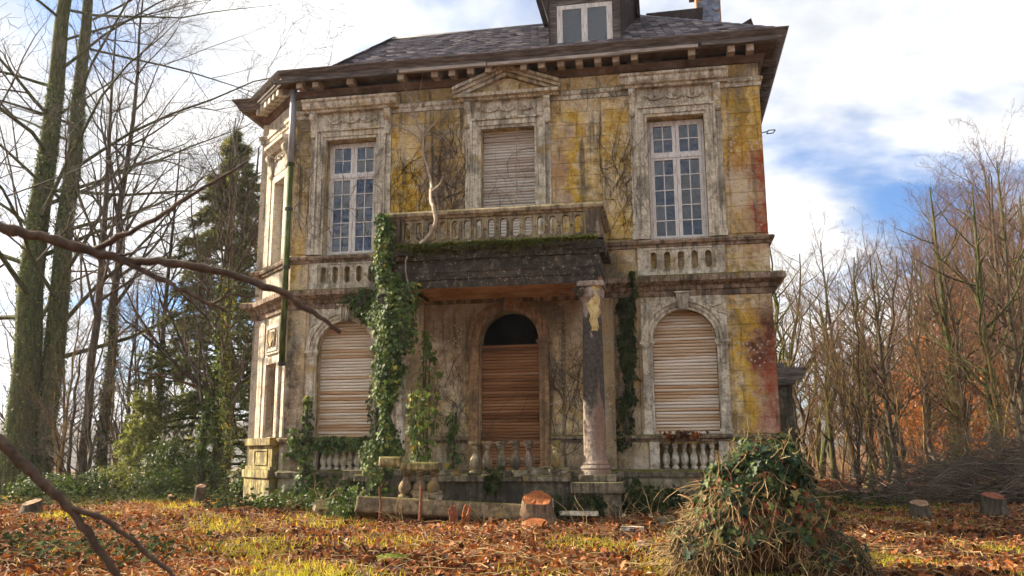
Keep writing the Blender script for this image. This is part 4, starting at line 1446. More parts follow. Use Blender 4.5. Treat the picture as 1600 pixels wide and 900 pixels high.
def stump(name, loc, r, h, label, top='cut_wood', barkm='stump_bark', seed=0, tilt=(0, 0), k=18, flare=1.35):
    rg = np.random.default_rng(seed)
    e = empty(name, loc, label=label, cat='tree stump')
    ph = rg.uniform(0, 6, 4)
    def rad(a, t):
        f = 1+.08*math.sin(3*a+ph[0])+.06*math.sin(5*a+ph[1])+.04*math.sin(9*a+ph[2])
        return r*f*(1+(flare-1)*(1-t)**2.5*(1+.4*math.sin(4*a+ph[3])))
    lev = [-.25, 0, .15, .4, .7, .93, 1.0]
    V, F = [], []
    for t in lev:
        for i in range(k):
            a = 2*PI*i/k
            q = rad(a, max(t, 0))*(.965 if t == 1 else 1)
            V.append((q*math.cos(a), q*math.sin(a), h*t+(tilt[0]*math.cos(a)+tilt[1]*math.sin(a))*q*(1 if t > .5 else 0)))
    for j in range(len(lev)-1):
        F += [(j*k+i, j*k+(i+1) % k, (j+1)*k+(i+1) % k, (j+1)*k+i) for i in range(k)]
    MB().add(V, F).build('bark', barkm, e, smooth=True)
    n = len(lev)-1
    cap = [(x*.985, y*.985, z+.004) for x, y, z in V[n*k:(n+1)*k]]
    inner = [(x*.5+rg.uniform(-.01, .01), y*.5, z+rg.uniform(-.012, .012)) for x, y, z in cap]
    c = (0, 0, h+.004)
    fs = [(i, (i+1) % k, (i+1) % k+k, i+k) for i in range(k)]+[(i+k, (i+1) % k+k, 2*k) for i in range(k)]
    MB().add(cap+inner+[c], fs).build('cut_face', top, e)
    return e
p = on_ground(850, 812)
stump('tree_stump', (1.02, -2.85, float(gz(1, -2.8))), .27, .42, 'thick freshly sawn orange stump standing in front of the porch', seed=1, tilt=(-.06, .42), flare=1.5)
cutp = gnd(1.12, -3.7)
m = MB().lathe([(.20, 0), (.205, .035), (.195, .055)], (0, 0, 0), 18)
o = m.build('wood_slice', 'cut_wood', None, label='orange sawn wood slice lying on leaves below the stump', cat='wood slice', bevel=.01)
o.location = (cutp[0], cutp[1], cutp[2]+.03)
o.rotation_euler = (.28, .05, 0)
for i, (px, py, r, h, lab, tp) in enumerate([
        (1556, 812, .21, .40, 'biggest red-topped stump at the far right of the clearing', 'red_cut'),
        (1440, 818, .17, .26, 'dark short stump in the middle of the right clearing', 'old_cut'),
        (1438, 778, .14, .28, 'left one of two small stumps by the brush pile', 'old_cut'),
        (1455, 780, .14, .30, 'right one of two small stumps by the brush pile', 'old_cut'),
        (1353, 788, .15, .26, 'low dark stump just right of the ivy mound', 'old_cut'),
        (1382, 778, .18, .34, 'dark stump at the left foot of the brush pile', 'old_cut'),
        (1590, 785, .22, .36, 'broad stump half hidden at the right picture edge', 'red_cut'),
        (1507, 782, .14, .22, 'small red stump left of the biggest stump', 'red_cut'),
        (1535, 784, .16, .24, 'low stump right behind the biggest stump', 'red_cut'),
        (312, 792, .13, .42, 'slim tall stump with pale top at the left wood edge', 'old_cut'),
        (268, 790, .11, .2, 'little cut stump in front of the young spruce', 'old_cut'),
        (47, 808, .2, .25, 'dark rotten stump low in the left leaves', 'old_cut'),
        (1005, 862, .10, .10, 'tiny mossy stump in the grass left of the ivy mound', 'old_cut')]):
    g_ = on_ground(px, py)
    stump('tree_stump', gnd(g_[0], g_[1]), r, h, lab, tp, 'bark', 40+i, tilt=(.1*(i % 3-1), .3), flare=1.3)
# moss cushion
g_ = on_ground(612, 880)
mc = MB().lathe([(.30, -.05), (.29, .04), (.22, .09), (.1, .115), (.01, .12)], (0, 0, 0), 16).build('moss_cushion', 'moss_bright' if 'moss_bright' in MATS else 'yellow_moss', None, True, label='bright green moss cushion in the front grass', cat='moss')
mc.location = gnd(g_[0], g_[1])
mc.scale = (.85, .6, .9)
rg = np.random.default_rng(8)
u_ = rnd_unit(1500, rg)
u_[:, 2] = np.abs(u_[:, 2])
leaf_obj('moss', 'moss_tuft', u_*np.array([.28, .28, .115]), u_+rnd_unit(1500, rg)*.4, rnd_unit(1500, rg), rg.uniform(.02, .05, 1500), np.clip(rg.normal(.75, .2, 1500), 0, 1), mc, OVAL_T, OVAL_F, kind='stuff')
# rusty stakes and splintered shoots
for i, (x, y, h, r, lab) in enumerate([(-1.75, -3.3, .62, .022, 'leftmost rusty iron stake before the fallen beam'), (-1.0, -3.35, .66, .03, 'rusty iron stake standing below the three leaning balusters')]):
    q = MB().tube([(0, 0, -.1), (.02, 0, h*.5), (-.02+.04*i, .02, h)], [r, r, r*.8], 6).build('iron_stake', 'rust', None, label=lab, cat='stake')
    q.location = gnd(x, y)
sp = empty('splintered_stump', gnd(-.28, -3.35), label='clump of splintered reddish cut shoots left of the sawn stump', cat='tree stump')
for i in range(9):
    a, l = random.uniform(0, 6.28), random.uniform(.16, .42)
    x, y = .13*math.cos(a), .08*math.sin(a)
    MB().tube([(x, y, -.05), (x*1.3, y*1.2, l*.6), (x*1.6+random.uniform(-.03, .03), y*1.5, l)], [.034, .03, .02], 6).build('shoot', 'rust' if i % 2 else 'cut_wood', sp)

# ------------------------------------------------------------------ trees
def grow(P, R, cnt, t0, t1, ang, lf, n, wander, up, rng, rscale=.55, rmin=.004, taper=.93, lmin=.15):
    """children of branches P (B,m,3), R (B,m): cnt each"""
    B, m, _ = P.shape
    par = np.repeat(np.arange(B), cnt)
    N = len(par)
    t = np.tile(np.linspace(t0, t1, cnt), B)+rng.uniform(-.5, .5, N)*(t1-t0)/max(cnt, 1)
    t = np.clip(t, .02, .985)
    f = t*(m-1)
    i = np.minimum(f.astype(int), m-2)
    w = (f-i)[:, None]
    S = P[par, i]*(1-w)+P[par, i+1]*w
    T = unit(P[par, i+1]-P[par, i])
    r0 = R[par, i]*(1-w[:, 0])+R[par, i+1]*w[:, 0]
    plen = np.linalg.norm(np.diff(P, axis=1), axis=2).sum(1)[par]
    side = unit(np.cross(T, rnd_unit(N, rng)))
    a = rng.normal(ang, .16, N)[:, None]
    d = unit(T*np.cos(a)+side*np.sin(a))
    L = np.maximum(plen*lf*(1.05-.58*t)*rng.uniform(.65, 1.25, N), lmin)
    pts = [S]
    for k in range(n-1):
        d = unit(d+rng.normal(0, wander, (N, 3))+np.array([0, 0, up]))
        pts.append(pts[-1]+d*(L/(n-1))[:, None])
    C = np.stack(pts, 1)
    rr = np.maximum(np.minimum(r0*rscale, L*.035), rmin)
    RR = np.maximum(rr[:, None]*(1-taper*np.linspace(0, 1, n)[None]), min(rmin*.7, .0035))
    return C, RR
def tree_data(seed, h, r, n1=16, n2=6, n3=6, n4=3, first=.3, ang=.85, lf=.42, up=.07, lean=(0, 0), wig=.035, rmin=.005, limb=.55):
    rng = np.random.default_rng(seed)
    n = 12
    z = np.linspace(0, 1, n)
    w = np.cumsum(rng.normal(0, wig, (n, 2)), 0)*h*.12
    w -= w[0]
    P = np.stack([w[:, 0]+lean[0]*z*h, w[:, 1]+lean[1]*z*h, z*h-.2], -1)[None]
    R = (r*(1-.9*z**1.1)+.006)[None]
    R[0, 0] *= 1.35
    P1, R1 = grow(P, R, n1, first, .97, ang, lf, 8, .11, up, rng, limb, .012)
    P2, R2 = grow(P1, R1, n2, .2, .95, .75, .48, 6, .14, up*.7, rng, .6, .008)
    P3, R3 = grow(P2, R2, n3, .15, .97, .7, .5, 5, .16, up*.6, rng, .6, rmin)
    tw = [tubes(P2, R2, 4), tubes(P3, R3, 3)]
    if n4:
        P4, R4 = grow(P3, R3, n4, .2, .95, .65, .55, 4, .15, up*.5, rng, .7, rmin*.8)
        tw.append(tubes(P4, R4, 3))
    return merge([tubes(P, R, 10), tubes(P1, R1, 6)]), merge(tw), P, R, P1
PROTO = {}
def proto(key, trunk_mat, twig_mat, **kw):
    (tv, tq), (wv, wq), P, R, P1 = tree_data(**kw)
    PROTO[key] = (npmesh('trunk', tv, tq, trunk_mat, smooth=True), npmesh('crown', wv, wq, twig_mat), P, R, kw['h'])
def tree(key, x, y, s=1.0, rz=0.0, label=None, group=None, name='bare_tree', dz=0.0, cat='tree', sz=None, tilt=0.0):
    e = empty(name, (x, y, float(gz(x, y))-.1+dz), rz, label=label, cat=cat, group=group)
    e.scale = (s, s, sz or s)
    if tilt:
        e.rotation_euler = (random.uniform(-tilt, tilt), random.uniform(-tilt, tilt), rz)
    link('trunk', PROTO[key][0], None, e)
    link('crown', PROTO[key][1], None, e)
    return e
proto('big', 'mossy_bark', 'twig', seed=3, h=24, r=.44, n1=26, n2=8, n3=7, n4=4, first=.2, ang=1.15, lf=.44, up=.025, rmin=.006, limb=.24)
proto('big2', 'mossy_bark', 'twig', seed=8, h=24, r=.36, n1=26, n2=8, n3=7, n4=4, first=.2, ang=1.15, lf=.46, up=.025, rmin=.006, limb=.24)
proto('slim', 'bark', 'twig', seed=5, h=17, r=.17, n1=18, n2=5, n3=5, n4=3, first=.35, ang=.8, lf=.30)
proto('slim2', 'bark', 'twig', seed=15, h=14, r=.13, n1=18, n2=5, n3=5, n4=3, first=.2, ang=.75, lf=.34, wig=.07)
proto('wood1', 'mossy_bark', 'gold_twig', seed=21, h=15, r=.25, n1=18, n2=6, n3=5, n4=3, first=.28, ang=.9, lf=.42, up=.04, wig=.09)
proto('wood2', 'bark', 'russet_twig', seed=22, h=14, r=.21, n1=16, n2=6, n3=5, n4=3, first=.2, ang=.75, lf=.5, up=.05, wig=.16)
proto('wood3', 'mossy_bark', 'russet_twig', seed=23, h=19, r=.3, n1=20, n2=7, n3=6, n4=4, first=.25, ang=.85, lf=.40, up=.08)
proto('wood4', 'bark', 'russet_twig', seed=24, h=18, r=.24, n1=20, n2=6, n3=6, n4=4, first=.22, ang=.8, lf=.40, up=.09)
proto('young', 'golden_bark', 'gold_twig', seed=25, h=8, r=.055, n1=16, n2=5, n3=5, n4=0, first=.1, ang=.5, lf=.42, up=.1, wig=.08)
proto('crooked', 'bark', 'twig', seed=26, h=8, r=.08, n1=16, n2=6, n3=5, n4=2, first=.1, ang=.9, lf=.5, up=.05, wig=.12)

def trunk_ivy(key, e, z0, z1, n, spread, seed, mat='ivy_leaf', size=.13, tmin=0.0, tmax=1.0):
    """ivy leaves wrapped round a tree's trunk, as its part"""
    rg = np.random.default_rng(seed)
    P, R, h = PROTO[key][2][0], PROTO[key][3][0], PROTO[key][4]
    z = rg.uniform(z0, z1, n)
    a = rg.uniform(0, 2*PI, n)
    cx, cy, cr = [np.interp(z, P[:, 2], q) for q in (P[:, 0], P[:, 1], R)]
    rr = cr+rg.gamma(1.3, spread, n)
    out = np.stack([np.cos(a), np.sin(a), np.zeros(n)], -1)
    C = np.stack([cx+rr*np.cos(a), cy+rr*np.sin(a), z], -1)
    leaf_obj('ivy', mat, C, out+rnd_unit(n, rg)*.7, np.array([0, 0, -1.0])+rnd_unit(n, rg)*.6, rg.uniform(.6, 1.2, n)*size, np.clip(rg.normal(.42, .22, n)*(tmax-tmin)+tmin, 0, .96), e, kind='stuff')
def gp(px, py):
    q = on_ground(px, py)
    return float(q[0]), float(q[1])
def pt(px, dist):
    """plan point on the column px at a distance along the view axis"""
    d = ray(px, 720)
    q = CAMP+d*dist
    return float(q[0]), float(q[1])

x, y = pt(20, 33)
e = tree('big', x, y, 1.3, .6, 'thick ivy-clad tree trunk at the left edge, leftmost of the twin trunks')
e.rotation_euler = (.045*math.sin(.6), .045*math.cos(.6), .6)
trunk_ivy('big', e, 0, 13, 3200, .02, 1, size=.075, tmin=.1)
x, y = pt(56, 33.8)
e = tree('big2', x, y, 1.3, 2.2, 'thick ivy-clad tree trunk beside the leftmost trunk, right one of the twins')
e.rotation_euler = (.055*math.sin(2.2), .055*math.cos(2.2), 2.2)
trunk_ivy('big2', e, 0, 13, 3600, .025, 2, size=.075, tmin=.1)
x, y = pt(128, 30)
tree('slim', x, y, 1.0, .2, 'slender straight tree right of the twin ivy trunks', sz=1.05)
x, y = pt(160, 33)
e = tree('slim', x, y, 1.25, 1.9, 'leaning mossy tree behind the foreground branch')
trunk_ivy('slim', e, 0, 6, 1300, .03, 3, size=.09)
x, y = pt(244, 32)
e = tree('slim', x, y, .8, 3.3, 'tree with ivy at its foot left of the dark conifer')
trunk_ivy('slim', e, 0, 7, 1300, .03, 4, size=.09)
x, y = pt(318, 27)
e = tree('slim2', x, y, .9, 4.4, 'ivy-wrapped tree standing before the dark conifer')
trunk_ivy('slim2', e, 0, 7.5, 2200, .07, 5, size=.10)
x, y = pt(352, 26)
e = tree('slim2', x, y, .85, .9, 'yellow-green ivy tree nearest the mansion corner')
trunk_ivy('slim2', e, 0, 8.5, 2000, .08, 6, size=.09, tmin=.4, tmax=1.15)
x, y = pt(335, 30)
tree('wood2', x, y, .95, 2.0, 'golden many-stemmed tree in front of the conifer top')
RN = random.Random(5)
LEFTLAB = {395: 'thin bare tree closest to the mansion in the left wood', 270: 'slender bare tree just left of the conifer', 285: 'crooked bare tree in front of the conifer', 222: 'crooked bare tree right behind the young spruce', 60: 'crooked bare tree directly behind the twin trunks', 175: 'slim pale sapling left of the young spruce', 90: 'slim pale sapling right beside the twin trunks', 232: 'slim pale sapling right of the young spruce', 112: 'crooked low tree at the foot of the slender straight tree', 150: 'crooked low tree under the foreground branch fork'}
for i, (px, d, k, s) in enumerate([(100, 40, 'slim2', .7), (112, 31, 'crooked', .9), (185, 36, 'slim2', .7), (205, 42, 'slim', .6), (222, 30, 'crooked', .8), (270, 40, 'slim2', .8), (285, 36, 'crooked', 1.0), (150, 28, 'crooked', .8), (60, 36, 'crooked', 1.2), (395, 38, 'slim2', 1.0), (135, 46, 'slim2', .8), (240, 50, 'slim2', .9), (175, 30, 'young', .9), (90, 30, 'young', 1.0), (232, 34, 'young', 1.1), (30, 44, 'slim2', 1.0)]):
    x, y = pt(px, d)
    tree(k, x, y, s, RN.uniform(0, 6), LEFTLAB.get(px, 'thin bare grey tree among the trunks of the left wood'), 'bare trees of the left wood', tilt=.06)

# right-hand wood
for i, (px, d, k, s, rz, lab) in enumerate([
        (1492, 30, 'wood3', .98, .4, 'tall dark ivy-footed tree right of centre in the right wood'),
        (1562, 27, 'wood3', 1.0, 2.4, 'thick ivy-clad trunk near the right picture edge'),
        (1598, 31, 'wood4', 1.08, 4.0, 'tall dark tree cut by the right picture edge'),
        (1395, 29, 'wood2', .74, 1.1, 'clump-stemmed golden tree in the middle of the right wood'),
        (1352, 31, 'wood1', .68, 3.1, 'forked golden tree above the low dark stumps'),
        (1330, 24, 'crooked', 1.0, 5.2, 'crooked leaning sapling closest to the ivy mound'),
        (1235, 40, 'wood1', .85, .3, 'pale spreading bare tree rising behind the mansion right corner')]):
    x, y = pt(px, d)
    s = (d*math.tan(math.atan((450-[275, 275, 255, 380, 385, 560, 360][i])/FPX)+PITCH)+1.2)/PROTO[k][4]
    e = tree(k, x, y, s, rz, lab)
    if i in (0, 1):
        trunk_ivy(k, e, 0, 7.5, 2200, .08, 60+i, tmin=.1)
RN = random.Random(9)
ORD = ['first', 'second', 'third', 'fourth', 'fifth', 'sixth', 'seventh', 'eighth', 'ninth', 'tenth', 'eleventh', 'twelfth', 'thirteenth', 'fourteenth', 'fifteenth', 'sixteenth']
i = 0
for row, (d0, d1, n, scale) in enumerate(((27, 33, 8, .72), (33, 41, 14, .82), (41, 52, 18, .92), (52, 68, 18, 1.05))):
    for j in range(n):
        px = 1225+(1680-1225)*(j+RN.uniform(.1, .9))/n
        x, y = pt(px, RN.uniform(d0, d1))
        fr = max(0, min(1, (px-1225)/375))
        if row and fr < .5 and j % 2:
            i += 1
            continue
        k = RN.choice(['wood1', 'wood2', 'wood1', 'wood2', 'wood4', 'slim2'] if fr < .55 else ['wood3', 'wood4', 'wood2', 'wood4', 'wood1'])
        hs = PROTO[k][4]
        dist = (d0+d1)/2
        top = (408-162*fr**1.35+10*RN.uniform(-1, 3)+(35 if row < 1 else 0))      # skyline of the wood as the photo shows it
        want = .97*(dist*(math.tan(math.atan((450-top)/FPX)+PITCH))+1.2)
        s = want/hs*RN.uniform(.84, 1.0)
        tree(k, x, y, s, RN.uniform(0, 6), 'bare tree among the crowded stems of the right wood' if row else 'nearest-row bare tree of the right wood, %s counted from the mansion' % ORD[j], 'bare trees of the right wood', tilt=.1)
        i += 1
for j in range(16):
    px = 1262+j*22+RN.uniform(-8, 8)
    x, y = pt(px, RN.uniform(24, 32))
    tree('young', x, y, RN.uniform(.55, .85), RN.uniform(0, 6), 'slender golden sapling edging the right wood, %s from the mansion' % ORD[j], 'saplings before the right wood', 'sapling', tilt=.25)
# copper-leaved beech saplings that keep their leaves
def leafy(name, loc, w, h, n, mat, size, seed, label, cat, group=None, T=OVAL_T, F=OVAL_F, tone=(.5, .22), stems=6, stem_mat='twig', shape='ball', kind=None):
    rg = np.random.default_rng(seed)
    e = empty(name, loc, label=label, cat=cat, group=group)
    k = max(6, n//60)
    cc = rnd_unit(k, rg)*rg.uniform(.35, 1, (k, 1))**.6
    if shape == 'cone':
        zz = rg.uniform(0, 1, k)
        cc = np.stack([cc[:, 0]*(1-zz), cc[:, 1]*(1-zz), zz*2-1], -1)
    ci = rg.integers(0, k, n)
    u = cc[ci]+rg.normal(0, .16, (n, 3))
    C = np.stack([u[:, 0]*w, u[:, 1]*w, np.maximum((u[:, 2]+1)*h/2, .02)], -1)
    nrm = unit(u+rnd_unit(n, rg)*.8+np.array([0, 0, .3]))
    leaf_obj('foliage', mat, C, nrm, rnd_unit(n, rg)+np.array([0, 0, -.5]), rg.uniform(.6, 1.3, n)*size, np.clip(rg.normal(tone[0], tone[1], n), 0, 1), e, T, F, kind='stuff')
    m = MB()
    for q in range(stems):
        c = cc[rg.integers(0, k)]
        MB().tube([(0, 0, -.05), (c[0]*w*.4, c[1]*w*.4, (c[2]+1)*h*.22), (c[0]*w, c[1]*w, (c[2]+1)*h*.5)], [.02*h**.5, .013*h**.5, .006], 5).build('stem', stem_mat, e)
    return e
for j, (px, d, w, h) in enumerate([(1545, 38, 2.3, 8.5), (1500, 44, 2.4, 9), (1590, 42, 2.6, 10), (1448, 46, 2.0, 7), (1575, 33, 1.6, 5), (1410, 50, 2.0, 6), (1525, 52, 3.0, 11), (1475, 55, 2.6, 9.5), (1612, 50, 3.2, 12.5), (1560, 58, 3.2, 13), (1430, 60, 2.6, 9)]):
    x, y = pt(px, d)
    leafy('beech_sapling', gnd(x, y), w, h, 4200, 'copper_leaf', .11, 70+j, 'young beech keeping its copper winter leaves inside the right wood', 'tree', 'copper beeches in the right wood')

# conifer and young spruce on the left
def conifer(name, loc, h, w, seed, label, nb=110, z0=.06, nn=26):
    rg = np.random.default_rng(seed)
    e = empty(name, loc, label=label, cat='tree')
    P = np.stack([np.zeros(10), np.zeros(10), np.linspace(-.1, h, 10)], -1)[None]
    R = np.linspace(.016*h, .01, 10)[None]
    t = np.sort(rg.uniform(z0, .985, nb))
    a = np.arange(nb)*2.4+rg.uniform(-.4, .4, nb)
    L = w*(1-t)**.8*rg.uniform(.6, 1.1, nb)+.12
    s = np.linspace(0, 1, 7)
    out = np.stack([np.cos(a), np.sin(a)], -1)
    B = np.zeros((nb, 7, 3))
    B[:, :, :2] = out[:, None, :]*(L[:, None]*s)[:, :, None]
    B[:, :, 2] = t[:, None]*h+L[:, None]*(.22*s-.5*s*s+.12*s**3)+rg.normal(0, .02, (nb, 7))
    BR = np.maximum(.012*L[:, None]*(1-s)[None]*1.6, .004)
    C2, R2 = grow(B, BR, 12, .12, .97, .8, .34, 4, .08, -.03, rg, .6, .003)
    v, q = merge([tubes(P, R, 8), tubes(B, BR, 4), tubes(C2, R2, 3)])
    link('trunk', npmesh('trunk', v, q, 'mossy_bark'), None, e)
    allp = [C2[:, 1:], B[:, 2:]]
    C, D_ = [], []
    for Q in allp:
        i = rg.integers(0, Q.shape[0], nb*nn*6)
        f = rg.uniform(0, Q.shape[1]-1.001, len(i))
        k = f.astype(int)
        w_ = (f-k)[:, None]
        C.append(Q[i, k]*(1-w_)+Q[i, k+1]*w_)
        D_.append(unit(Q[i, k+1]-Q[i, k]))
    C, D_ = np.concatenate(C), np.concatenate(D_)
    n = len(C)
    up = unit(D_+rnd_unit(n, rg)*.75)
    T = np.array([(-.09, 0, 0), (.09, 0, 0), (0, 1, 0)])
    leaf_obj('needles', 'needle', C, rnd_unit(n, rg), up, rg.uniform(.6, 1.2, n)*(.12+.012*h), np.clip(rg.normal(.40, .25, n), 0, 1), e, T, [(0, 1, 2)], kind='stuff')
    return e
x, y = pt(340, 32)
conifer('conifer_tree', gnd(x, y), 14.0, 4.3, 1, 'tall dark green conifer beside the mansion left corner', 150, .06, 38)
x, y = pt(218, 27)
conifer('young_spruce', gnd(x, y), 3.3, 1.15, 2, 'small young spruce low among the left trunks', 60, .05, 14)
for j, (px, d, w, h, lab) in enumerate([(262, 26, .9, 1.7, 'round green holly bush right of the young spruce'), (300, 28, .9, 1.3, 'low dark bush beneath the conifer'), (180, 28, 1.0, 1.0, 'low spreading bush left of the young spruce'), (388, 23, .5, .9, 'small leafy bush at the foot of the mansion corner'), (80, 27, 1.2, .8, 'low bramble bush between the twin trunks and the young spruce')]):
    x, y = pt(px, d)
    leafy('bush', gnd(x, y), w, h, 2600, 'shrub_leaf', .085, 90+j, lab, 'bush')

# brush pile on the right
rg = np.random.default_rng(33)
n = 2200
e = empty('brush_pile', gnd(12.0, 5.5), label='long dark pile of cut brushwood along the right wood edge', cat='brush pile')
t = rg.beta(1.6, 1.0, n)
cx = -4.5+t*11
hh = .45+2.1*np.clip((t-.05)*1.25, 0, 1)
S = np.stack([cx, rg.normal(0, .8, n)+t*1.2, rg.uniform(0, 1, n)*hh], -1)
d = unit(np.stack([rg.choice([-1, 1], n)*rg.uniform(.6, 1, n), rg.normal(0, .7, n), rg.normal(.15, .36, n)], -1))
L = rg.uniform(.8, 2.8, n)
Q = [S]
for k in range(5):
    d = unit(d+rg.normal(0, .13, (n, 3))+np.array([0, 0, -.03]))
    Q.append(Q[-1]+d*(L/5)[:, None])
P5 = np.stack(Q, 1)
P5[:, :, 2] = np.maximum(P5[:, :, 2], .0)
R5 = rg.uniform(.006, .017, n)[:, None]*np.linspace(1, .4, 6)[None]
C2, R2 = grow(P5, R5, 3, .3, .95, .6, .45, 4, .15, .03, rg, .7, .004)
v, q = merge([tubes(P5, R5, 4), tubes(C2, R2, 3)])
link('stick', npmesh('stick', v, q, 'brush_stick'), None, e, kind='stuff')
e = empty('leaf_heap', gnd(*gp(1300, 776)), label='heap of rust-brown leaves just right of the ivy mound top', cat='leaf heap')
n = 900
a, r_ = rg.uniform(0, 6.28, n), np.sqrt(rg.uniform(0, 1, n))
C = np.stack([r_*np.cos(a)*1.1, r_*np.sin(a)*.6, .34*(1-r_**2)+.02], -1)
leaf_obj('leaf', 'litter', C, rnd_unit(n, rg)+np.array([0, 0, 1.2]), rnd_unit(n, rg), rg.uniform(.06, .11, n), np.clip(rg.normal(.38, .12, n), 0, 1), e, OVAL_T, OVAL_F, kind='stuff')
MB().lathe([(1.1, -.1), (.9, .1), (.55, .24), (.05, .33)], (0, 0, 0), 16).build('core', 'soil', e, True).scale = (1, .55, 1)

# far wood, read as one mass
rg = np.random.default_rng(77)
parts = []
for j in range(100):
    ang = rg.uniform(-1.05, 1.0) if j < 70 else rg.uniform(.2, .6)
    dist = rg.uniform(68, 120)
    x, y = CAMP[0]+math.sin(ang)*dist, CAMP[1]+math.cos(ang)*dist
    h = rg.uniform(8, 13)*(1.0 if ang > .2 else .5)
    P = np.array([(x, y, float(gz(x, y))-.5), (x+rg.normal(0, .3), y, h*.5), (x+rg.normal(0, .6), y, h)])[None]
    R = np.array([[.2, .13, .03]])
    P1, R1 = grow(P, R, 16, .15, .97, .6, .42, 4, .12, .12, rg, .6, .03)
    P2, R2 = grow(P1, R1, 7, .15, .97, .6, .5, 3, .12, .1, rg, .7, .018)
    parts += [tubes(P, R, 4), tubes(P1, R1, 3), tubes(P2, R2, 3)]
v, q = merge(parts)
link('far_wood', npmesh('far_wood', v, q, 'russet_twig'), None, None, label='far bare wood closing the view behind the clearing', cat='wood', kind='stuff')
# hills on the horizon
n = 90
hv, hf = [], []
for i in range(n+1):
    a = -1.5+3.0*i/n
    for j, (dd, hz) in enumerate(((420, -6), (520, 14), (700, 30), (900, 20))):
        z = hz*(1+.25*math.sin(a*7+j)+.15*math.sin(a*17+2*j)) if j else hz
        hv.append((CAMP[0]+math.sin(a)*dd, CAMP[1]+math.cos(a)*dd, z))
for i in range(n):
    hf += [(i*4+j, i*4+4+j, i*4+5+j, i*4+1+j) for j in range(3)]
MB().add(hv, hf).build('hills', 'hill', None, True, kind='structure')
# trees behind the photographer (mirrored in the panes)
for i, (x, y, k, s, rz) in enumerate([(-10, -38, 'big', .95, 1), (0, -40, 'big2', 1.0, 2), (10, -38, 'big', .95, 3.5)]):
    tree(k, x, y, s, rz, 'bare tree behind the photographer, mirrored in the upper window panes', 'trees mirrored in the panes')

for i, (x, y, k, s, rz) in enumerate([(-22, -7.5, 'slim', .9, 1), (-19, -3.5, 'slim2', 1.0, 2), (-25, -11, 'slim', 1.0, 3)]):
    tree(k, x, y, s, rz, 'bare tree beyond the left picture edge whose shadow stripes the clearing', 'trees shading the clearing')

# ------------------------------------------------------------------ foreground branches
def limb(name, paths, label):
    e = empty(name, tuple(at_depth(*paths[0][0][0])), label=label, cat='branch')
    o = np.array(e.location)
    rg = np.random.default_rng(4)
    for k, (pts, rad) in enumerate(paths):
        W = np.array([at_depth(*p) for p in pts])-o
        t = np.linspace(0, len(W)-1, (len(W)-1)*6+1)
        # smooth through the points
        S = np.stack([np.interp(t, np.arange(len(W)), W[:, c]) for c in range(3)], -1)
        for _ in range(2):
            S[1:-1] = (S[:-2]+2*S[1:-1]+S[2:])/4
        S[1:-1] += rg.normal(0, .003, S[1:-1].shape)
        r = np.interp(np.linspace(0, 1, len(S)), np.linspace(0, 1, len(rad)), rad)
        r = r*(1+.22*(rg.uniform(size=len(S)) > .84)+rg.normal(0, .04, len(S)))
        MB().tube(S, r, 9).build('stem' if k == 0 else 'side_branch', 'branch_bark', e, smooth=True)
        if k < 3:
            C2, R2 = grow(S[None], r[None], 7, .2, .97, .8, .06, 5, .15, .02, rg, .4, .0012, lmin=.05)
            for q in range(len(C2)):
                MB().tube(C2[q], R2[q], 5).build('twig', 'branch_bark', e, smooth=True)
    return e
w = 3.4
limb('bare_branch', [
    ([(-60, 346, w), (0, 356, w), (60, 368, w), (150, 395, w), (200, 408, w), (270, 410, w), (360, 428, w), (440, 456, w), (490, 488, w), (532, 520, w)], [.022, .019, .016, .013, .0075]),
    ([(145, 391, w), (230, 350, w), (300, 305, w+.1), (388, 252, w+.2)], [.011, .009, .005]),
    ([(185, 405, w), (260, 440, w-.05), (320, 470, w-.1), (355, 487, w-.1)], [.011, .009, .005]),
    ([(330, 474, w-.1), (355, 463, w-.1), (405, 463, w-.1)], [.006, .0045, .003]),
    ([(350, 464, w-.1), (372, 440, w-.1)], [.005, .003]),
    ([(180, 402, w), (210, 394, w), (236, 383, w)], [.006, .003])],
    'bare brown branch reaching in from the left across the mansion corner')
w = 3.2
limb('bare_branch', [
    ([(-60, 640, w), (0, 688, w), (40, 728, w), (75, 762, w), (110, 795, w), (150, 850, w), (185, 905, w), (200, 950, w)], [.022, .019, .017, .014, .012]),
    ([(112, 792, w), (170, 815, w), (215, 850, w), (275, 900, w), (300, 930, w)], [.011, .009, .007])],
    'low forked branch hanging across the bottom left corner')

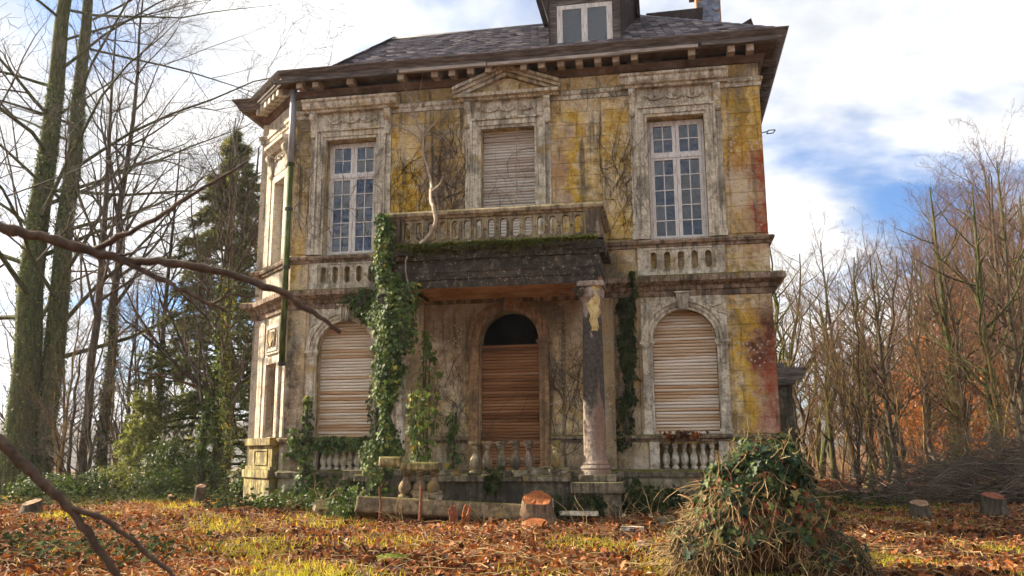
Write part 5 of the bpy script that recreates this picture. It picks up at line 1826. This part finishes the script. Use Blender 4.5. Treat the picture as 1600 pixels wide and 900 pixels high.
# ------------------------------------------------------------------ ivy on the house
def ivy_mass(name, boxes, label, seed, mat='ivy_leaf', size=.11, tone=(.42, .2), stem=True):
    """boxes: (cx, cy, z0, z1, rx, ry, n, lean) columns of leaves"""
    rg = np.random.default_rng(seed)
    e = empty(name, (boxes[0][0], boxes[0][1], boxes[0][2]), label=label, cat='ivy')
    o = np.array(e.location)
    Cs, Ns = [], []
    m = MB()
    for (cx, cy, z0, z1, rx, ry, n) in boxes:
        z = rg.uniform(z0, z1, n)
        ph = rg.uniform(0, 6)
        wob = .92+.30*np.sin(z*2.3+ph)+.22*np.sin(z*5.1+ph*2)+.1*np.sin(z*11+ph)
        a = rg.uniform(-PI, 0, n)*1.15+.25
        k = rg.uniform(.66, 1.05, n)+rg.gamma(.7, .16, n)
        C = np.stack([cx+.10*np.sin(z*1.7+ph)*rx*2+rx*wob*k*np.cos(a), cy+ry*k*np.sin(a), z], -1)
        Cs.append(C)
        Ns.append(np.stack([np.cos(a)*.8, np.sin(a)-.25, np.full(n, .35)], -1))
        if stem:
            for q in range(3):
                zz = np.linspace(z0, z1, 10)
                m.tube(np.stack([cx+np.cumsum(rg.normal(0, rx*.2, 10))*.6-o[0], np.full(10, cy-ry*(.3+.3*q))+rg.normal(0, .02, 10)-o[1], zz-o[2]], -1), np.linspace(.022, .01, 10), 5)
    C, N = np.concatenate(Cs), np.concatenate(Ns)
    n = len(C)
    leaf_obj('leaf', mat, C-o, N+rnd_unit(n, rg)*.55, np.array([0, 0, -1.0])+rnd_unit(n, rg)*.55, np.clip(rg.lognormal(-.15, .45, n), .3, 2.1)*size, np.clip(rg.normal(tone[0], tone[1]*.8, n)+.16*np.sin(C[:, 2]*4.3+3*np.sin(C[:, 0]*5+C[:, 1]*4)), 0, 1), e, kind='stuff')
    if m.v:
        m.build('stem', 'creeper_stem', e, kind='stuff')
    return e
ivy_mass('ivy', [(-2.05, -1.9, 1.3, 4.9, .22, .26, 7600), (-2.16, -2.1, 4.7, 6.1, .13, .16, 1000), (-2.2, -2.1, .2, 1.6, .30, .2, 1000), (-1.74, -2.0, 3.3, 4.7, .24, .24, 900), (-2.35, -1.3, 3.9, 4.75, .26, .55, 800), (-2.28, -2.05, 5.2, 6.15, .12, .14, 500)],
         'thick green ivy swallowing the left porch column up to the balcony', 1, size=.066, tone=(.47, .26))
ivy_mass('ivy', [(-3.2, -.16, 4.2, 5.0, .45, .14, 420), (-2.9, -.2, 1.5, 4.4, .14, .12, 300), (-3.0, -.12, 5.0, 5.6, .16, .12, 110)],
         'ivy sprays spreading from the column over the left arched shutter', 2, size=.09)
ivy_mass('ivy', [(-1.66, -.5, .95, 3.9, .2, .3, 330), (-1.62, -1.2, .95, 2.6, .18, .4, 300), (-1.2, -.15, 1.0, 2.2, .14, .1, 120)],
         'loose fresh green ivy inside the porch right of the ivy column', 3, size=.08, tone=(.62, .2))
ivy_mass('ivy', [(2.58, -.05, 2.4, 4.6, .13, .06, 420), (2.47, -.05, 1.4, 2.6, .12, .05, 90), (2.72, -.3, 4.5, 5.1, .08, .1, 50)],
         'dull dark ivy strip on the wall between porch column and right arch', 4, 'dark_ivy', .11)
e = ivy_mass('ivy', [(-3.75, -.12, 1.42, 1.72, .75, .16, 420), (-4.55, -.14, .9, 2.6, .10, .08, 230), (-4.3, -.2, .2, .9, .6, .18, 420), (-3.3, -.25, .2, .9, .7, .22, 520), (-2.9, -.9, .1, .7, .35, .3, 320), (-4.8, -.2, 1.2, 1.9, .2, .1, 160)],
         'ivy creeping over the balusters below the left arched shutter', 5, size=.08, tone=(.42, .24))
ivy_mass('ivy', [(3.75, -.14, 1.64, 1.76, .5, .12, 55)], 'few withered ivy leaves along the sill of the right arch', 6, 'litter', .10, (.3, .2))
ivy_mass('ivy', [(2.3, -1.2, .15, .85, .5, .6, 260), (2.9, -.5, .1, .7, .7, .3, 280), (1.5, -2.4, .1, .6, .7, .12, 260), (.1, -2.28, .62, 1.1, .14, .1, 90)], 'dark creeping ivy at the foot of the right porch pier', 7, 'dark_ivy', .10)

# bare creeper stems over the stucco
def creeper(name, regions, label, seed, mat='creeper_stem', rr=(.003, .0075)):
    rg = np.random.default_rng(seed)
    e = empty(name, (regions[0][0], -.05, regions[0][2]), label=label, cat='creeper')
    parts = []
    for (x0, x1, z0, z1, y, n) in regions:
        P = np.zeros((n, 16, 3))
        P[:, 0] = np.stack([rg.uniform(x0, x1, n), np.full(n, y), rg.uniform(z0, z0+(z1-z0)*.6, n)], -1)
        a = rg.normal(PI/2, .5, n)
        L = rg.uniform(.4, 1.0, n)*(z1-z0)*.55
        for k in range(1, 16):
            a = a+rg.normal(0, .30, n)
            a = a+(PI/2-a)*.06
            P[:, k] = P[:, k-1]+np.stack([np.cos(a), np.zeros(n), np.sin(a)], -1)*(L/15)[:, None]
        P[:, :, 0] = np.clip(P[:, :, 0], x0-.06, x1+.06)
        P[:, :, 2] = np.minimum(P[:, :, 2], z1)
        P[:, :, 1] = y+rg.normal(0, .006, (n, 16))
        R = rg.uniform(*rr, n)[:, None]*np.linspace(1, .45, 16)[None]
        parts.append(tubes(P, R, 4))
        C2, R2 = grow(P, R, 4, .2, .95, .7, .35, 6, .22, .02, rg, .7, .003)
        C2[:, :, 1] = y+rg.normal(0, .008, C2.shape[:2])
        C2[:, :, 0] = np.clip(C2[:, :, 0], x0-.2, x1+.2)
        parts.append(tubes(C2, R2, 3))
    v, q = merge(parts)
    link('stem', npmesh('stem', v-np.array(e.location), q, mat), None, e, kind='stuff')
    return e
creeper('creeper', [(-2.85, -1.0, 5.5, 9.3, -.045, 75), (-1.7, -1.05, 6.2, 9.5, -.045, 30)], 'web of bare creeper stems on the ochre wall left of the pediment', 1)
creeper('creeper', [(2.15, 2.75, 5.8, 9.2, -.045, 36), (2.7, 3.15, 6.0, 9.0, -.14, 10)], 'bare creeper stems on the yellow strip left of the right upper window', 2)
creeper('creeper', [(-.6, .6, 6.2, 8.6, .13, 9), (.9, 1.9, 8.6, 9.9, -.1, 10), (2.2, 3.2, 9.0, 9.8, -.1, 8)], 'few bare creeper stems across the upper shutter and frieze', 3)
creeper('creeper', [(-1.7, -.9, 1.0, 4.2, -.045, 34), (.95, 1.9, 1.0, 4.2, -.045, 46), (-.6, .6, 1.2, 3.4, .2, 6)], 'bare creeper stems on the wall inside the porch', 4)
creeper('creeper', [(-4.9, -2.9, 5.9, 9.0, -.15, 26), (-5.1, -4.7, 5.9, 9.0, -.05, 12)], 'bare creeper stems around the left upper window', 5)
creeper('creeper', [(2.3, 2.75, 1.2, 4.4, -.05, 22)], 'dark creeper stems beside the burnt porch column', 6)
# pale old vine climbing from the balcony
def vine(paths, label):
    e = empty('old_vine', tuple(paths[0][0][0]), label=label, cat='vine')
    o = np.array(e.location)
    rg = np.random.default_rng(2)
    for k, (pts, r0, r1) in enumerate(paths):
        W = np.array(pts, float)-o
        t = np.linspace(0, len(W)-1, (len(W)-1)*5+1)
        S = np.stack([np.interp(t, np.arange(len(W)), W[:, c]) for c in range(3)], -1)
        for _ in range(2):
            S[1:-1] = (S[:-2]+2*S[1:-1]+S[2:])/4
        S[1:-1] += rg.normal(0, .006, S[1:-1].shape)
        MB().tube(S, np.linspace(r0, r1, len(S)), 8).build('stem' if k == 0 else 'branch', 'pale_stem', e, smooth=True)
def onY(px, py, Y):
    d = ray(px, py)
    return tuple(CAMP+d*(Y-CAMP[1])/d[1])
V_ = lambda *a: [onY(*p) for p in a]
vine([(V_((655, 385, -2.1), (668, 372, -2.12), (682, 350, -2.12), (678, 325, -2.05), (672, 310, -1.7), (675, 290, -1.0), (668, 262, -.25), (660, 240, -.12), (662, 215, -.1), (648, 185, -.1), (640, 150, -.1)), .05, .014),
      (V_((674, 300, -1.4), (688, 288, -1.0), (692, 275, -.6)), .03, .012),
      (V_((662, 222, -.1), (640, 205, -.1), (612, 190, -.1), (598, 160, -.12)), .018, .006),
      (V_((662, 215, -.1), (680, 190, -.1), (700, 165, -.1), (712, 140, -.1)), .018, .006),
      (V_((645, 175, -.1), (655, 145, -.12), (662, 110, -.2)), .014, .005),
      (V_((642, 160, -.1), (628, 130, -.12), (618, 108, -.2)), .013, .005),
      (V_((660, 238, -.12), (690, 215, -.1), (702, 205, -.1)), .013, .005),
      (V_((636, 400, -2.15), (632, 420, -2.15), (640, 450, -2.1), (632, 482, -2.0)), .016, .008)],
     'pale twisted vine stem climbing over the balcony balustrade')
vine([(V_((806, 318, -.02), (808, 290, .05), (806, 260, .05), (808, 215, .05), (809, 170, -.15), (808, 150, -.2)), .014, .006),
      (V_((807, 275, .05), (822, 262, .05), (840, 252, -.12)), .007, .003),
      (V_((806, 240, .05), (792, 232, .05), (775, 228, .05)), .007, .003),
      (V_((806, 305, .05), (778, 308, .05), (756, 312, .05)), .007, .003)],
     'thin pale vine running straight up the upper middle shutter')

# ------------------------------------------------------------------ ivy mound at the front right
rg = np.random.default_rng(50)
MX, MY = 4.30, -8.0
mz = float(gz(MX, MY))
e = empty('ivy_mound', (MX, MY, mz), label='big ivy-smothered mound with dry tangled stems at the front right', cat='ivy mound')
e.scale = (.80, .84, .95)
LOBES = [(.12, .05, .98, .62, .60, .58), (.30, -.05, 1.15, .42, .42, .42), (-.25, -.12, .82, .50, .48, .50), (-.05, -.05, .45, .95, .80, .55), (.45, .0, .55, .62, .6, .55), (-.55, -.2, .28, .62, .6, .42), (.75, -.15, .2, .62, .6, .36)]
cm = MB()
for (a, b_, c, rx, ry, rz_) in LOBES:
    cm.lathe([(math.sin(t)*1.0, -math.cos(t)) for t in np.linspace(.02, PI-.02, 9)], (0, 0, 0), 14)
    k = 9*14
    cm.v[-k:] = [(a+x*rx*.86, b_+y*ry*.86, c+z*rz_*.86) for x, y, z in cm.v[-k:]]
cm.build('core', 'soil', e, True)
def on_mound(n, lobes, z0, z1, k0=.9, k1=1.1, front=None):
    li = rg.choice(lobes, n)
    L = np.array(LOBES)[li]
    u = rnd_unit(n, rg)
    u[:, 2] = np.abs(u[:, 2])*.9+u[:, 2]*.1
    bumpy = 1+.10*np.sin(u[:, 0]*7+u[:, 2]*5+li)+.08*np.sin(u[:, 1]*9+li*2)
    C = L[:, :3]+u*L[:, 3:]*(rg.uniform(k0, k1, n)*bumpy)[:, None]
    inside = np.zeros(n, bool)
    for q in LOBES:
        inside |= (((C-np.array(q[:3]))/np.array(q[3:]))**2).sum(1) < .72
    ok = ~inside & (C[:, 2] > z0) & (C[:, 2] < z1)
    return C[ok], u[ok]/L[ok, 3:]
def mound_leaves(n, lobes, z0, z1, tone, sz=(.05, .12)):
    C, N = on_mound(n, lobes, z0, z1)
    m_ = len(C)
    leaf_obj('leaf', 'mound_leaf', C, unit(N)+rnd_unit(m_, rg)*.6, np.array([0, 0, -1.0])+rnd_unit(m_, rg)*.7, np.clip(rg.lognormal(-2.6, .4, m_), .03, .15), np.clip(rg.normal(*tone, m_), 0, 1), e, kind='stuff')
mound_leaves(4600, [0, 1, 2], .7, 1.7, (.30, .24))
mound_leaves(3400, [2, 3, 4], .42, 1.15, (.58, .28))
mound_leaves(1600, [5, 6, 3], .1, .6, (.4, .25))
def tangle(n, lobes, z0, z1, L0, L1, droop, r0, r1, mat, nm, bias=(0, 0)):
    C, N = on_mound(n, lobes, z0, z1, .95, 1.05)
    m_ = len(C)
    d = unit(np.cross(unit(N), rnd_unit(m_, rg))+np.array([bias[0], bias[1], -droop]))
    L = rg.uniform(L0, L1, m_)
    P = [C]
    for k in range(8):
        d = unit(d+rg.normal(0, .22, (m_, 3))+np.array([0, 0, -.10*droop])+unit(N)*.10)
        P.append(P[-1]+d*(L/8)[:, None])
    P = np.stack(P, 1)
    gzv = gz(P[:, :, 0]+MX, P[:, :, 1]+MY)-mz+.01
    P[:, :, 2] = np.maximum(P[:, :, 2], gzv+rg.uniform(0, .05, P.shape[:2]))
    R = rg.uniform(r0, r1, m_)[:, None]*np.linspace(1, .55, 9)[None]
    v, q = tubes(P, R, 4)
    link(nm, npmesh(nm, v, [q], mat), None, e, kind='stuff')
tangle(800, [2, 5, 3], .25, 1.25, .3, .8, .9, .003, .008, 'dry_stem', 'dry_stem', (-.25, -.1))
tangle(1500, [3, 5, 6, 4], .05, .62, .2, .6, .5, .003, .008, 'dry_stem', 'dry_stem')
tangle(900, [3, 5, 6, 4], .05, .7, .2, .6, .4, .003, .009, 'creeper_stem', 'dark_stem')
tangle(420, [0, 1, 2], .7, 1.5, .25, .8, .7, .003, .007, 'dry_stem', 'dry_stem')
tangle(70, [0, 1, 2], 1.0, 1.6, .15, .42, -.9, .003, .006, 'dry_stem', 'dry_stem')
tangle(60, [2, 3, 4, 5, 6], .3, 1.1, .2, .6, -.3, .003, .006, 'creeper_stem', 'dark_stem')
tangle(420, [2, 3, 4], .4, 1.1, .25, .8, .7, .003, .008, 'rust', 'dry_stem')

# dead shoots poking up before the porch
for i, (x, y, k, hh, lab) in enumerate([(-1.35, -3.4, 6, .5, 'dry shoots between the two rusty stakes'), (.1, -3.2, 7, .45, 'dry shoots just right of the splintered shoots'), (1.75, -3.1, 5, .7, 'tall dry shoots right of the sawn stump'), (3.0, -2.4, 5, .8, 'bare dry shoots before the right plinth'), (-3.3, -2.2, 7, .9, 'bare twiggy shrub before the left balusters'), (-4.3, -1.6, 5, .7, 'bare twiggy shrub near the mossy corner plinth'), (2.35, -2.7, 5, .55, 'dry shoots before the right porch pier')]):
    rg2 = np.random.default_rng(300+i)
    e = empty('dead_shrub', gnd(x, y), label=lab, cat='shrub')
    n_ = k
    d_ = unit(np.stack([rg2.normal(0, .5, n_), rg2.normal(0, .4, n_), np.full(n_, 1.0)], -1))
    L_ = hh*rg2.uniform(.6, 1.2, n_)
    Q_ = [np.stack([rg2.normal(0, .10, n_), rg2.normal(0, .08, n_), np.full(n_, -.03)], -1)]
    for q_ in range(6):
        d_ = unit(d_+rg2.normal(0, .2, (n_, 3)))
        Q_.append(Q_[-1]+d_*(L_/6)[:, None])
    P_ = np.stack(Q_, 1)
    R_ = np.full((n_, 7), .008)*np.linspace(1, .5, 7)[None]
    C2, R2 = grow(P_, R_, 3, .3, .95, .7, .4, 5, .15, .05, rg2, .6, .003)
    for q_ in range(n_):
        v_, f_ = tubes(P_[q_:q_+1], R_[q_:q_+1], 5)
        link('shoot', npmesh('shoot', v_, [f_], 'dry_stem'), None, e)
    v_, f_ = tubes(C2, R2, 3)
    link('twig', npmesh('twig', v_, [f_], 'dry_stem'), None, e, kind='stuff')

# ferns and small plants at the foot of the house
def fern(loc, n, L, seed, label, mat='shrub_leaf', group=None):
    rg = np.random.default_rng(seed)
    e = empty('fern', loc, label=label, cat='fern', group=group)
    Cs, Us, Ns, Z = [], [], [], []
    for i in range(n):
        a = rg.uniform(0, 2*PI)
        l = L*rg.uniform(.6, 1.1)
        dr = np.array([math.cos(a), math.sin(a), 0])
        sd_ = np.array([-dr[1], dr[0], 0])
        for t in np.linspace(.12, 1, 18):
            c = dr*l*t*.8+np.array([0, 0, l*(1.0*t-.75*t*t)])
            for s in (-1, 1):
                Cs.append(c)
                Us.append(sd_*s+dr*.4+np.array([0, 0, -.1]))
                Ns.append(np.array([0, 0, 1.0])+dr*.3)
                Z.append(.20*l*(1-t*.8))
    m = len(Cs)
    leaf_obj('frond', mat, np.array(Cs), np.array(Ns)+rnd_unit(m, rg)*.2, np.array(Us), np.array(Z), np.clip(rg.normal(.55, .2, m), 0, 1), e, np.array([(-.14, 0, 0), (.14, 0, 0), (.08, .7, 0), (-.08, .7, 0), (0, 1, 0)]), [(0, 1, 2, 3)], kind='stuff')
fern(gnd(-3.0, -2.3), 11, .9, 1, 'drooping green fern left of the fallen beam')
fern(gnd(-3.5, -1.6), 9, .75, 2, 'smaller fern under the left balusters')
fern(gnd(-5.6, -.4), 7, .6, 3, 'little green fern at the foot of the mossy corner plinth')
leafy('bush', gnd(-2.6, -2.6), .55, .5, 900, 'shrub_leaf', .07, 200, 'low green plants left of the fallen stone beam', 'bush')
leafy('bush', gnd(-4.3, -1.3), .9, .45, 900, 'shrub_leaf', .07, 201, 'low weeds before the left plinth', 'bush')

# ------------------------------------------------------------------ leaf litter, grass, twigs on the ground
def in_view(n, y0, y1, rng):
    """ground points spread over the clearing in front of the camera"""
    Y = CAMP[1]+8.0+(y1-y0)*rng.uniform(0, 1, n)**1.5
    D_ = Y-CAMP[1]
    X = CAMP[0]+D_*rng.uniform(-.98, .52, n)
    ok = ~((X > -6.9) & (X < 5.8) & (Y > .0))
    ok &= ~((X > -2.6) & (X < 2.4) & (Y > -2.1))
    return X[ok], Y[ok]
def patch(X, Y):
    return .5+.5*np.sin(X*.83+1.7*np.sin(Y*.61+.7))*np.sin(Y*1.12+1.1*np.sin(X*.47))+.25*np.sin(X*2.3+Y*1.7)
rg = np.random.default_rng(60)
X, Y = in_view(150000, 0, 34, rg)
keep = rg.uniform(size=len(X)) < np.clip(1.35-.75*patch(X, Y), .3, 1)
X, Y = X[keep], Y[keep]
n = len(X)
C = np.stack([X, Y, gz(X, Y)+rg.uniform(.005, .05, n)], -1)
leaf_obj('fallen_leaves', 'litter', C, np.array([0, 0, 1.0])+rnd_unit(n, rg)*.9, rnd_unit(n, rg), np.clip(rg.lognormal(-2.85, .36, n), .025, .13), np.clip(rg.normal(.40, .25, n)+.14*np.sin(X*1.3+2*np.sin(Y*.9)), 0, 1), None, OVAL_T, OVAL_F, label='carpet of rust and tan fallen leaves over the clearing', cat='leaves', kind='stuff')
X, Y = in_view(190000, 0, 20, rg)
pp = patch(X, Y)
keep = rg.uniform(size=len(X)) < np.clip((pp-.62)*2.0, .02, 1)
X, Y = X[keep], Y[keep]
n = len(X)
C = np.stack([X, Y, gz(X, Y)-.005], -1)
up = np.array([0, 0, 1.0])+rnd_unit(n, rg)*.75
leaf_obj('grass', 'grass_blade', C, rnd_unit(n, rg)*np.array([1, 1, .3]), up, rg.uniform(.06, .17, n), np.clip(rg.normal(.5, .25, n), 0, 1), None, BLADE_T, BLADE_F+BLADE_T3, label='patches of short yellow green grass among the leaves', cat='grass', kind='stuff')
X, Y = in_view(2500, 0, 26, rg)
n = len(X)
P = np.zeros((n, 4, 3))
a = rg.uniform(0, 2*PI, n)
L = rg.uniform(.15, .7, n)
for k in range(4):
    xx, yy = X+np.cos(a)*L*k/3, Y+np.sin(a)*L*k/3
    P[:, k] = np.stack([xx, yy, gz(xx, yy)+.03+rg.uniform(0, .05, n)*(k % 2)+rg.uniform(0, .05, n)], -1)
    a = a+rg.normal(0, .2, n)
v, q = tubes(P, rg.uniform(.003, .009, n)[:, None]*np.linspace(1, .5, 4)[None], 4)
link('fallen_twigs', npmesh('fallen_twigs', v, [q], 'dry_stem'), None, None, label='thin dry twigs strewn over the leaf litter', cat='twigs', kind='stuff')
# low green ground ivy along the wood edge and the house
rg = np.random.default_rng(61)
XS, YS = [], []
for (x0, x1, y0, y1, k) in ((-16, -6.6, 2.6, 9, 5200), (-6.5, -2.8, -1.2, -.1, 900), (2.5, 5.8, -.9, -.1, 500), (-8.5, -3, -8.5, -6.3, 700), (6, 9, 1, 6, 500)):
    XS.append(rg.uniform(x0, x1, k))
    YS.append(rg.uniform(y0, y1, k))
X, Y = np.concatenate(XS), np.concatenate(YS)
n = len(X)
C = np.stack([X, Y, gz(X, Y)+rg.gamma(1.6, .07, n)], -1)
leaf_obj('ground_ivy', 'dark_ivy', C, np.array([0, -.3, 1.0])+rnd_unit(n, rg)*.6, rnd_unit(n, rg), rg.uniform(.06, .13, n), np.clip(rg.normal(.6, .25, n), 0, 1), None, label='low dark ivy covering the ground along the wood edge', cat='ground ivy', kind='stuff')

# ------------------------------------------------------------------ the air
nt, p = new_mat('haze')
nt.nodes.remove(p)
pv = nd(nt, 'VolumePrincipled')
pv.inputs['Color'].default_value = (.88, .92, 1.0, 1)
pv.inputs['Density'].default_value = .0003
pv.inputs['Anisotropy'].default_value = .3
nt.links.new(pv.outputs[0], nt.nodes['Material Output'].inputs['Volume'])
hz = MB().box(-1600, 1600, -1600, 1600, -9, 60).build('haze', 'haze', None, kind='stuff')
